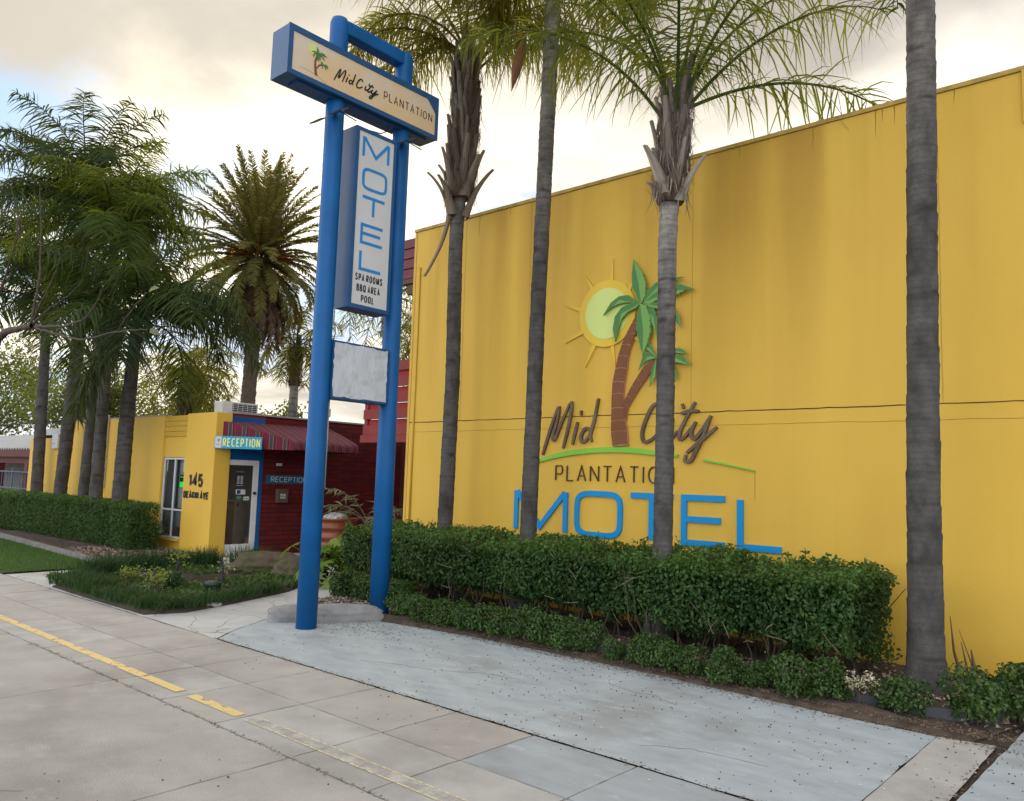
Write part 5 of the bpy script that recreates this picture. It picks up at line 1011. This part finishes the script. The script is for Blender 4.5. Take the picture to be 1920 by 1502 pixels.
queen('queen_palm', (-19.95, 7.85, 0), [(-19.93, 7.85, 1.0), (-19.95, 7.85, 3.6), (-19.95, 7.85, 5.5)], [.155, .145, .13, .11], 'left group palm with torn grey husks below its crown', 34, Mbarkp, ringfr(13, 80, 28, 90, r_), boots=(4.05, 5.4, .2, 16, .6, .12, .16, .3), bootm=Mbootp, L=2.2, nl=54, ll=.7, wd=.034, chaos=.12, group=LG)
queen('queen_palm', (-18.5, 7.8, 0), [(-18.48, 7.8, 1.05), (-18.45, 7.8, 2.9), (-18.2, 7.75, 4.95)], [.185, .17, .16, .12], 'rightmost palm of the left group with long hanging dark fronds', 35, Mbark, ringfr(15, 82, 18, 108, r_)+[(230, -35, .9, 50), (262, -48, .9, 38), (35, 40, 1.25, 105), (20, 42, 1.2, 100), (50, 25, 1.15, 95), (5, 38, 1.2, 105), (60, 45, 1.1, 105)], L=2.65, nl=66, ll=.9, wd=.036, chaos=.13, group=LG, droopk=.8)
# canary island date palm behind the office
CP = empty('date_palm', (-25.5, 14.9, 0), 'big round headed date palm with a brown skirt behind the office roof', 'palm tree'); r_ = np.random.default_rng(9)
trunk('trunk', [(-25.5, 14.9, 0), (-25.4, 14.83, 4), (-24.95, 14.65, 7.6), (-24.85, 14.6, 9.2)], [.29, .25, .23, .30], Mbarkd, CP, r_, .10, .10)
F = Fol(); D = Fol(); FR = Fol(); top = np.array((-24.85, 14.6, 9.35))
for i in range(120):
    t = i/120; e = 88-125*t; az = i*2.39996; b = top+np.array([math.cos(az)*.22, math.sin(az)*.22, .35-.8*t])
    frond(F, b, az, e+r_.normal(0, 4), r_.uniform(2.9, 3.4)*(1-.18*t), 22+62*t**1.4, 92, .34, .036, .10, r_, petiole=.08, plume=.22, rad=.034, fwd=.9, chaos=.06, shade=np.clip(.15+.65*t+r_.normal(0, .12), 0, 1), power=1.6)
for i in range(90):
    az = i*2.39996+.4; e = -34-r_.uniform(0, 36); b = top+np.array([math.cos(az)*.3, math.sin(az)*.3, -.55-.5*r_.random()])
    frond(D, b, az, e, r_.uniform(1.8, 2.7), 45, 40, .26, .03, .4, r_, petiole=.1, plume=.3, rad=.03, fwd=1.2, chaos=.1, shade=r_.uniform(.1, .9), power=.8)
F.build('crown', Mcanl, CP); D.build('dead_fronds', Mdead, CP)
for i in range(9):
    az = i*.7; b = top+np.array([math.cos(az)*.3, math.sin(az)*.3, -.1])
    for k in range(14):
        a2 = az+r_.normal(0, .25); e = b+np.array([math.cos(a2)*r_.uniform(.7, 1.1), math.sin(a2)*r_.uniform(.7, 1.1), r_.uniform(-.35, .35)]); v, f = strip_tube([b, (b+e)/2+np.array([0, 0, .15]), e], [.025, .015, .012], 4); FR.add(v, f, r_.random())
FR.build('fruit_stalks', Mfruit, CP)
# smaller palms against the sky behind the buildings
BGP = 'backlit palms behind the office'
for k, (b_, h, L_, lb) in enumerate((((-31.0, 15.3, 0), 5.2, 2.4, 'backlit feathery palm behind the louvred part of the office'), ((-26.6, 17.4, 0), 6.7, 2.2, 'thin backlit palm right of the date palm trunk'), ((-25.5, 21, 0), 9.0, 3.2, 'palm seen between the two sign posts'), ((-23.3, 21.5, 0), 7.0, 2.8, 'palm low behind the blank sign panel'), ((-33.5, 17, 0), 6.0, 2.5, 'pale palm nearest the left group above the office roof'))):
    r_ = np.random.default_rng(60+k); queen('background_palm', b_, [(b_[0]+.1, b_[1], h*.5), (b_[0]+.05, b_[1], h)], [.22, .18, .14], lb, 60+k, Mbarkp, ringfr(20, 84, -25, 110, r_), L=L_, nl=34, ll=.75, wd=.04, leafm=Mqueeny, group=BGP, boots=(h-1.6, h-.2, .24, 10, .6, .13, .12, .25))

# ------------------------------------------------------------------ leafy trees and the bare branches at the left
def tree(name, base, h, cr, label, seed, n=9000, size=.16, m=None, flat=.8):
    r_ = np.random.default_rng(seed); T = empty(name, base, label, 'tree'); F = Fol(); base = np.array(base, float); tips = []
    v, f = strip_tube([base, base+[.05, 0, h*.25], base+[.1, .05, h*.5]], [.2, .16, .13], 8); F.add(v, f, .5)
    for i in range(16):
        a = r_.uniform(0, 6.28); s0 = base+np.array([.08, .03, h*r_.uniform(.25, .5)]); e = base+np.array([math.cos(a)*cr*r_.uniform(.3, 1), math.sin(a)*cr*r_.uniform(.3, 1), h*r_.uniform(.5, 1)])
        v, f = strip_tube([s0, (s0*.6+e*.4)+[0, 0, .3], e], [.09, .05, .02], 6); F.add(v, f, .5); tips.append(e)
        for k in range(3): tips.append(e+r_.normal(0, cr*.28, 3)*[1, 1, flat])
    F.build('trunk', Mtwig, T); tips = np.array(tips); c = tips[r_.integers(0, len(tips), n)]; P = c+r_.normal(0, cr*.17, (n, 3))
    v, f = leaves(P, r_.normal(0, 1, (n, 3)), size, r_); mesh_np('crown', v, f, m or Mtree, T, np.repeat(clumprnd(P, r_, 1.3, seed), 6)); return T
tree('leafy_tree', (-47, 17, 0), 7.5, 3.4, 'backlit yellow green tree above the corrugated roof', 1, 12000)
tree('leafy_tree', (-43, 21, 0), 5.2, 2.8, 'dark bushy tree behind the left palm trunks', 2, 12000)
tree('leafy_tree', (-58, 16, 0), 9.0, 4.0, 'tall tree at the left edge beyond the verandah', 3, 11000, .2)
tree('leafy_tree', (-37, 22, 0), 3.3, 1.6, 'low bushy tree behind the office near the feathery palm', 4, 9000)
tree('leafy_tree', (-30, 19, 0), 4.3, 1.5, 'small dark tree left of the date palm trunk', 5, 6000)
BT = empty('bare_tree', (-20.2, 5.3, 0), 'leafless grey tree reaching in from the left over the lawn', 'tree'); F = Fol(); r_ = np.random.default_rng(8)
def limb(pts, r0, r1):
    P = np.array(pts, float); m_ = len(P)*5; s = np.linspace(0, len(P)-1, m_); Q = np.stack([np.interp(s, range(len(P)), P[:, j]) for j in range(3)], 1); K = np.ones(5)/5
    for j in range(3): Q[:, j] = np.convolve(np.pad(Q[:, j], 2, 'edge'), K, 'valid')
    Q += r_.normal(0, .006, Q.shape); v, f = strip_tube(Q, np.linspace(r0, r1, m_)*(.62 if r0 < .1 else .85), 7); F.add(v, f, .5)
Y5 = 5.2
limb([(-20.2, 5.3, 0), (-20.3, 5.3, 1.8), (-19.9, 5.25, 3.6), (-19.2, Y5, 4.4)], .17, .11)
limb([(-19.9, 5.25, 3.5), (-18.6, Y5, 4.42), (-17.6, Y5, 4.40), (-16.75, Y5, 4.38)], .11, .055)
limb([(-16.77, Y5, 4.36), (-15.2, Y5, 4.2), (-14.3, Y5, 4.2), (-13.6, Y5, 4.55)], .045, .018); limb([(-16.7, Y5, 4.34), (-15.3, Y5, 4.05), (-14.3, Y5, 3.86), (-12.7, Y5, 3.88), (-11.75, Y5, 3.80)], .04, .012)
limb([(-16.85, Y5, 4.4), (-16.6, Y5, 5.2), (-16.75, Y5, 6.2), (-17.1, Y5, 7.35)], .042, .008); limb([(-16.9, Y5, 4.4), (-16.2, Y5, 4.9), (-15.7, Y5, 5.35), (-15.6, Y5, 5.5)], .035, .01)
limb([(-16.8, Y5, 4.4), (-16.0, Y5, 4.6), (-15.0, Y5, 4.75), (-14.4, Y5, 4.95)], .028, .008); limb([(-19.5, 5.25, 3.9), (-18.5, Y5, 4.0), (-17.4, Y5, 3.75), (-16.0, Y5, 3.78)], .03, .008)
limb([(-19.8, 5.2, 4.2), (-18.6, Y5, 5.6), (-17.9, Y5, 6.7), (-17.2, Y5, 7.2)], .04, .008); limb([(-18.1, Y5, 6.4), (-18.3, Y5, 7.0), (-19.2, Y5, 7.9)], .02, .006); limb([(-18.05, Y5, 6.4), (-17.4, Y5, 6.5), (-16.9, Y5, 6.75), (-16.6, Y5, 7.2)], .018, .005); limb([(-18.3, Y5, 6.1), (-18.05, Y5, 6.8), (-18.0, Y5, 7.4)], .015, .004)
limb([(-12.9, Y5, 3.88), (-12.4, Y5, 4.2), (-11.9, Y5, 4.4)], .012, .02)
mesh_np('trunk', np.concatenate(F.v), np.concatenate(F.f4), Mbranch, BT, np.concatenate(F.r))
P = np.array([(-11.9, Y5, 4.38), (-11.75, Y5, 3.8), (-17.0, Y5, 4.1), (-16.9, Y5, 4.0), (-17.15, Y5, 4.0)]); v, f = leaves(P, np.tile([0, -1, .2], (len(P), 1)), .24, r_, asp=.3, spread=.3); mesh_np('last_leaves', v, f, Mkent, BT, np.full(len(v), .2))

# ------------------------------------------------------------------ island garden and the plants round the sign
def tufts(P, h, wd, rr, n, rng_):
    Q = np.repeat(P, n, 0)+np.concatenate([rng_.normal(0, rr, (len(P)*n, 2)), np.zeros((len(P)*n, 1))], 1); return blades(Q, h, wd, rng_, .75)
r_ = np.random.default_rng(15); E_ = []
def along(pl, d):
    P = resample(pl, d)[:-1 if len(pl) > 2 else None]; return P
front = [(-12.75, 4.60), (-11.3, 4.55), (-9.85, 4.56), (-9.68, 4.95), (-9.9, 5.6), (-10.42, 6.85)]
for i in range(len(front)-1):
    a, b = Vector(front[i]), Vector(front[i+1]); k = max(1, int((b-a).length/.085))
    for j in range(k):
        p = a.lerp(b, j/k); nrm = Vector((-(b-a).y, (b-a).x)).normalized()
        for q in range(3 if i < 3 else 2): w_ = p+nrm*(q*.15+r_.normal(0, .04)); E_.append((w_.x, w_.y, .05))
E_ = np.array(E_); hN = np.where(E_[:, 0] < -11.5, 1.0, .62); v, f = tufts(E_, .24, .009, .05, 26, r_)
sc_ = np.repeat(np.repeat(hN, 26), 6); v[:, 2] = .05+(v[:, 2]-.05)*sc_; tag(mesh_np('border_grass', v, f, Mmondo, None, np.repeat(clumprnd(np.repeat(E_, 26, 0), r_, 4, 2), 6)), kind='stuff')
ga = r_.uniform(0, 1, (20000, 2)); P = np.stack([-13.6+ga[:, 0]*3.9, 4.7+ga[:, 1]*3.2, np.full(20000, .085)], 1); ok = (P[:, 0] > -13.9+(P[:, 1]-5.8)*.35) & (P[:, 0] < -9.8-(P[:, 1]-5.2)*.40) & (wob(P, 2.2, 4) > -.5); P = P[ok]
v, f = leaves(P+r_.normal(0, .012, P.shape), np.tile([0, 0, 1.0], (len(P), 1)), .05, r_); tag(mesh_np('ground_cover', v, f, leafmat('creeping_leaf', (.022, .055, .012), (.065, .115, .022), .2), None, np.repeat(clumprnd(P, r_, 3, 2), 6)), kind='stuff')
def tuft(loc, h, rr, label, seed):
    r2 = np.random.default_rng(seed); v, f = tufts(np.array([loc]), h, .010, rr, 620, r2); tag(mesh_np('grass_clump', v, f, Mmondo, None, np.repeat(np.clip(r2.normal(.35, .2, 620), 0, 1), 6)), label, 'grass clump', 'dark grass clumps round the island')
for k, (l, h, rr, lb) in enumerate((((-13.25, 5.35, .05), .34, .17, 'dark grass clump at the left point of the island'), ((-13.75, 6.1, .05), .34, .24, 'broad dark grass clump by the path behind the island'), ((-13.8, 6.75, .05), .33, .22, 'dark grass clump before the mulch, middle of the back row'), ((-13.65, 7.35, .05), .34, .16, 'small dark grass clump left of the rearmost one'), ((-13.0, 7.85, .05), .40, .17, 'rearmost dark grass clump in front of the corner pillar'))): tuft(l, h, rr, lb, 80+k)
def shrublet(name, loc, h, rad, n, size, m, label, seed, cat='plant', stake=False):
    r2 = np.random.default_rng(seed); T = empty(name, loc, label, cat); c = np.array(loc); F = Fol(); tips = []
    for i in range(9):
        e = c+np.array([r2.normal(0, rad*.5), r2.normal(0, rad*.5), h*r2.uniform(.55, 1)]); v, f = strip_tube([c, (c+e)/2+r2.normal(0, .02, 3), e], [.007, .005, .002], 4); F.add(v, f, .4); tips.append(e)
    F.build('stems', Mtwig, T); tips = np.array(tips); P = tips[r2.integers(0, 9, n)]+r2.normal(0, rad*.32, (n, 3)); P[:, 2] = np.maximum(P[:, 2], .1)
    v, f = leaves(P, np.tile([0, 0, 1.0], (n, 1)), size, r2); mesh_np('foliage', v, f, m, T, np.repeat(np.clip(r2.normal(.5, .25, n), 0, 1), 6))
    if stake: mb = MB(); mb.obox((c[0]+.03, c[1]-.04, c[2]+.17), (.012, 0, 0), (0, .012, 0), (-.03 if seed % 2 else .05, 0, .20)); mb.build('stake', Mdark, T)
    return T
shrublet('lime_shrub', (-12.35, 5.5, .06), .22, .14, 75, .042, Mlime, 'lime green shrub nearest the left grass border', 90)
shrublet('lime_shrub', (-11.95, 5.25, .06), .20, .12, 80, .04, Mlime, 'lime green shrub left of the staked seedling', 91)
shrublet('lime_shrub', (-10.75, 5.15, .06), .32, .15, 190, .04, Mlime, 'largest lime green shrub beside the front grass border', 92)
shrublet('staked_seedling', (-11.85, 5.95, .06), .42, .17, 80, .05, Mlime, 'yellow green seedling tied to a dark stake', 94, stake=True)
shrublet('staked_seedling', (-11.05, 6.25, .06), .40, .12, 40, .04, Mvar, 'sparse pale seedling with a leaning dark stake', 95, stake=True)
shrublet('creeping_shrub', (-11.3, 5.45, .06), .16, .24, 420, .05, Mmondo, 'low dark green ground shrub beside the large lime shrub', 96)
shrublet('wall_shrub', (-17.1, 7.9, .04), .62, .26, 300, .075, Mhedge, 'small green shrub under the office window', 97)
shrublet('weedy_shrub', (-18.0, 7.55, .04), .5, .2, 90, .06, Mhedge, 'thin shrub at the end of the clipped hedge', 98)
mb = MB(); T = empty('garden_light', (-10.62, 5.85, .05), 'round dark green garden light in the island bed', 'garden light'); Mgl = mat('dark_green_plastic', (.022, .04, .03), .5)
mb.lathe((-10.62, 5.85, .05), [(.001, 0), (.10, 0), (.10, .10), (.112, .105), (.112, .15), (.10, .155), (.001, .155)], 24); mb.build('housing', Mgl, T); mb = MB(); mb.lathe((-10.62, 5.85, .206), [(.09, 0), (.09, .006), (.001, .008)], 24); mb.build('lens', mat('dull_lens', (.05, .06, .055), .25), T)
def rock(name, c, dims, rz, m, label, cat, seed, sub=5, amp=.12, sq=2.6, bury=.12):
    import bmesh
    bm = bmesh.new(); bmesh.ops.create_icosphere(bm, subdivisions=sub, radius=1); P = np.array([v.co for v in bm.verts])
    P = np.sign(P)*np.abs(P)**(2/sq); d = 1+amp*(wob(P*1.0, 2.1, seed)+.4*wob(P, 5.5, seed+2)+.30*wob(P, 11, seed+5)+.13*wob(P, 27, seed)); P = P*d[:, None]*np.array(dims)
    ca, sa = math.cos(rz), math.sin(rz); Q = P.copy(); Q[:, 0] = P[:, 0]*ca-P[:, 1]*sa; Q[:, 1] = P[:, 0]*sa+P[:, 1]*ca; Q += np.array(c); Q[:, 2] = np.maximum(Q[:, 2], -.02)
    F_ = np.array([[v.index for v in f.verts] for f in bm.faces]); bm.free(); return tag(mesh_np(name, Q, F_, m), label, cat)
rock('smooth_rock', (-8.36, 5.66, .06), (.30, .13, .135), R(60), Mrock, 'smaller smooth grey rock left of the front sign post', 'rock', 1.2)
rock('smooth_rock', (-7.98, 6.08, .06), (.50, .15, .16), R(64), Mrock, 'longer smooth grey rock between the two sign posts', 'rock', 2.6)
rock('boulder', (-12.4, 7.75, .08), (.72, .38, .34), R(55), Mbould, 'broad mossy brown boulder at the back of the island', 'boulder', 3.1, amp=.2, sq=2.2)
rock('boulder', (-11.55, 7.9, .05), (.5, .35, .28), R(20), Mbould, 'lower brown boulder half hidden behind the front sign post', 'boulder', 5.2, amp=.2, sq=2.2)
rock('flat_stone', (-9.95, 5.35, .02), (.24, .15, .035), R(60), mat('pale_stone', (.36, .38, .36), .8, var=.2), 'flat pale stone where the grass border meets the path', 'stone', 1.9, amp=.1)
bedp = resample([(-8.6, 5.9), (-8.0, 6.6), (-8.5, 7.1), (-9.2, 6.9), (-9.1, 6.3)], .1); n = 1500; P = np.stack([r_.uniform(-9.25, -7.95, n), r_.uniform(5.85, 7.0, n), r_.uniform(.055, .075, n)], 1); ok = (P[:, 1] > 5.9+(-8.55-P[:, 0])*.75) & (P[:, 1] > 5.95) & (P[:, 0] < -8.0-(6.5-P[:, 1])*.5)
P = P[ok]; v, f = leaves(P, np.tile([0, 0, 1.0], (len(P), 1)), .045, r_, asp=.8, spread=.35, fold=.5); tag(mesh_np('gravel', v, f, Mpebble, None, np.zeros(len(v)), smooth=False), kind='stuff')
# lobed-leaf plant
PH = empty('lobed_leaf_plant', (-10.9, 8.6, 0), 'bright green plant with large lobed glossy leaves between the sign posts', 'plant'); r_ = np.random.default_rng(17); F = Fol(); ST = Fol(); c0 = np.array((-10.62, 8.45, .05))
for i in range(120):
    a = r_.uniform(0, 6.28); el = r_.uniform(-.1, 1.2); l = r_.uniform(.40, .80); cc = c0+np.array([r_.normal(0, .20), r_.normal(0, .26), 0]); e = cc+np.array([math.cos(a)*math.cos(el)*l, math.sin(a)*math.cos(el)*l, math.sin(el)*l+.08]); v, f = strip_tube([cc, (cc+e)/2+[0, 0, .10], e], [.012, .009, .006], 5); ST.add(v, f, .4)
    out = np.array([math.cos(a), math.sin(a), -.95+.6*math.sin(el)]); out /= np.linalg.norm(out); s_ = np.cross(out, [0, 0, 1]); s_ /= np.linalg.norm(s_); nn = np.cross(s_, out); sz = r_.uniform(.18, .30); O2 = []
    for k in range(11):
        t = -1+2*k/10; ang = t*2.35; rad_ = sz*(1-.18*abs(t)); O2 += [(ang-.12, rad_*.62), (ang, rad_*1.05)]
    O2.append((2.55, sz*.5)); V = [e]+[e+out*(math.cos(q)*rr_)+s_*(math.sin(q)*rr_)+nn*(-.32*rr_*rr_/sz+.15*abs(math.sin(q))*rr_)+r_.normal(0, .004, 3) for q, rr_ in O2]
    F.add(np.array(V), np.array([(0, k, k+1, k+1) for k in range(1, len(V)-1)])[:, :4], np.full(len(V), np.clip(r_.normal(.5, .3), 0, 1)))
v, fq, rr_ = np.concatenate(F.v), np.concatenate(F.f4)[:, :3], np.concatenate(F.r); mesh_np('leaf_blades', v, fq, Mphil, PH, rr_); ST.build('leaf_stalks', Mphil, PH)
# water pot and the kentia behind it
WP = empty('water_pot', (-13.6, 10.05, 0), 'large ribbed terracotta water pot against the dark red brick', 'pot')
pr = [(.001, 0), (.30, 0), (.34, .05)]
for k in range(4): z = .08+k*.19; rr_ = .36+.03*k; pr += [(rr_, z), (rr_+.035, z+.02), (rr_+.03, z+.07), (rr_+.005, z+.10), (rr_, z+.17)]
pr += [(.47, .83), (.51, .845), (.51, .875), (.46, .88), (.43, .82), (.001, .82)]
mb = MB(); mb.lathe((-13.6, 10.05, 0), pr, 40); mb.build('pot', Mterra, WP)
rock('bubbling_stone', (-13.6, 10.05, .86), (.23, .20, .12), .3, Mwater, 'wet grey stone bubbling with water on top of the ribbed pot', 'fountain stone', 7.3, amp=.18)
KP = empty('kentia_palm', (-13.3, 10.75, 0), 'sparse pale fronded young palm beside the ribbed water pot', 'palm'); F = Fol(); r_ = np.random.default_rng(4)
for az, e, l, bd in ((200, 62, 1.3, 120), (230, 70, 1.35, 110), (40, 66, 1.4, 130), (60, 72, 1.25, 120), (260, 75, 1.5, 80), (330, 62, 1.1, 120), (120, 70, 1.3, 100), (20, 58, 1.2, 140)): frond(F, (-13.3, 10.75, .55), R(az), e, l, bd, 22, .34, .03, .35, r_, petiole=.42, plume=.25, rad=.012, shade=r_.uniform(.2, .9))
F.build('crown', Mkent, KP); mb = MB(); mb.tube([(-13.3, 10.75, 0), (-13.3, 10.75, .6)], [.05, .035], 8); mb.build('trunk', Mtwig, KP)

# ------------------------------------------------------------------ litter
r_ = np.random.default_rng(33)
def specks(name, P, s, m, kind='stuff', flat=.7):
    n = len(P); o = np.array([(1,0,0),(-1,0,0),(0,1,0),(0,-1,0),(0,0,1),(0,0,-1)], float); f0_ = np.array([(0,2,4),(2,1,4),(1,3,4),(3,0,4),(2,0,5),(1,2,5),(3,1,5),(0,3,5)])
    a = r_.uniform(0, 6.28, n); sc = s*r_.uniform(.6, 1.4, n); V = np.empty((n, 6, 3)); ex = r_.uniform(.6, 1.3, n)
    for k in range(6):
        x, y, z = o[k]; V[:, k, 0] = P[:, 0]+sc*(x*np.cos(a)*ex-y*np.sin(a)); V[:, k, 1] = P[:, 1]+sc*(x*np.sin(a)*ex+y*np.cos(a)); V[:, k, 2] = P[:, 2]+sc*flat*(z+1)
    f = (np.arange(n)[:, None, None]*6+f0_[None]).reshape(-1, 3); return tag(mesh_np(name, V.reshape(-1, 3), f, m), kind=kind)
n = 1000; P = np.stack([r_.uniform(-8, -.3, n), r_.uniform(4.5, 6.6, n), np.full(n, .004)], 1); P2 = np.stack([r_.uniform(-7, 0, 420), r_.uniform(1.2, 4.4, 420), np.full(420, 0)], 1); w_ = (r_.random(n) < .5+.4*(P[:, 0] > -5)) & (wob(P, 1.9, 2.0)+r_.normal(0, .25, n) > -.05); specks('fallen_seeds', np.concatenate([P[w_], P2[wob(P2, 1.6, 5.0)+r_.normal(0, .2, 420) > .15]]), .0058, Mseed)
n = 380; P = np.stack([r_.uniform(-8, -.3, n), r_.uniform(4.3, 6.6, n), np.full(n, .005)], 1); specks('fallen_petals', P, .0068, Mpetal, flat=.3)
# fine leaf litter along the bed edge, in the joints and by the sign post
n = 5200; gx = r_.uniform(-7.9, -1.0, n)**1; gy = 6.63+r_.normal(0, .085, n)+np.where(gx > -2.2, .05, 0); P = np.stack([gx, gy, np.where(gy > 6.62, .05, .008)], 1); P = np.concatenate([P, np.stack([-7.45+r_.normal(0, .35, 420), 6.0+r_.normal(0, .28, 420), np.full(420, .008)], 1), np.stack([r_.uniform(-8, -1.6, 500), 4.46+r_.normal(0, .02, 500), np.full(500, .006)], 1), np.stack([r_.uniform(-9, -2, 420), 3.0+r_.normal(0, .012, 420), np.full(420, .003)], 1), np.stack([-1.23+r_.normal(0, .03, 200), r_.uniform(4.5, 7.3, 200), np.full(200, .008)], 1), np.stack([r_.uniform(-8.8, -7.5, 260), r_.normal(6.2, .12, 260), np.full(260, .02)], 1)])
v, f = leaves(P, np.tile([0, 0, 1.0], (len(P), 1)), .020, r_, asp=.35, spread=.25); tag(mesh_np('leaf_litter', v, f, leafmat('dry_litter', (.09, .06, .035), (.30, .23, .15), 0), None, np.repeat(r_.random(len(P)), 6)), kind='stuff')
n = 5200; P = np.stack([r_.uniform(-18.2, -14.7, n), r_.uniform(6.3, 8.3, n), np.full(n, .055)], 1); ok = P[:, 1] > 6.35+np.maximum(0, (P[:, 0]+15.3))*1.0; P = P[ok]
P = np.concatenate([P, np.stack([r_.uniform(-2.6, -1.2, 500), r_.uniform(6.95, 8.7, 500), np.full(500, .065)], 1), np.stack([r_.uniform(-9.5, -2.4, 1500), r_.uniform(6.9, 7.7, 1500), np.full(1500, .065)], 1)])
v, f = leaves(P, np.tile([0, 0, 1.0], (len(P), 1)), .055, r_, asp=.5, spread=.35); tag(mesh_np('wood_chips', v, f, Mchip, None, np.zeros(len(v))), kind='stuff')

def crack(name, pts, wd, z, m):
    mb = MB(); q = []
    for i in range(len(pts)-1):
        a, b = Vector(pts[i]), Vector(pts[i+1]); k = max(2, int((b-a).length/.05)); q += [(a.x+(b.x-a.x)*j/k+r_.normal(0, .008), a.y+(b.y-a.y)*j/k+r_.normal(0, .008)) for j in range(k)]
    q.append(pts[-1]); mb2 = [(x, y) for x, y in q]; ribbon(mb, mb2, wd, frame((0, 0, 0), (1, 0, 0), (0, 1, 0)), z-.0005, z, taper=lambda t: .35+.65*r_.random()); return tag(mb.build(name, m), kind='structure')
Mcr = mat('crack_dark', (.07, .065, .06), .95)
crack('apron_crack', [(-6.2, 4.95), (-5.75, 5.15), (-5.45, 5.2), (-5.1, 5.45), (-4.7, 5.55)], .006, .0052, Mcr)
crack('apron_crack', [(-4.1, 6.05), (-3.8, 5.95), (-3.6, 6.0), (-3.3, 5.85)], .005, .0052, Mcr)
crack('apron_crack', [(-3.0, 4.8), (-2.7, 5.0), (-2.2, 5.05)], .004, .0052, Mcr)
crack('path_crack', [(-5.9, 1.0), (-5.5, 1.3), (-5.2, 1.35), (-4.9, 1.7)], .003, .0032, Mcr)
T = MB(); T.tube([(-46, 9.0, 3.25), (-35, 8.7, 3.02), (-24.2, 8.45, 3.0)], .022, 6); tag(T.build('overhead_cable', Mdark), 'thin dark cable strung to the low end of the yellow office wall', 'cable')
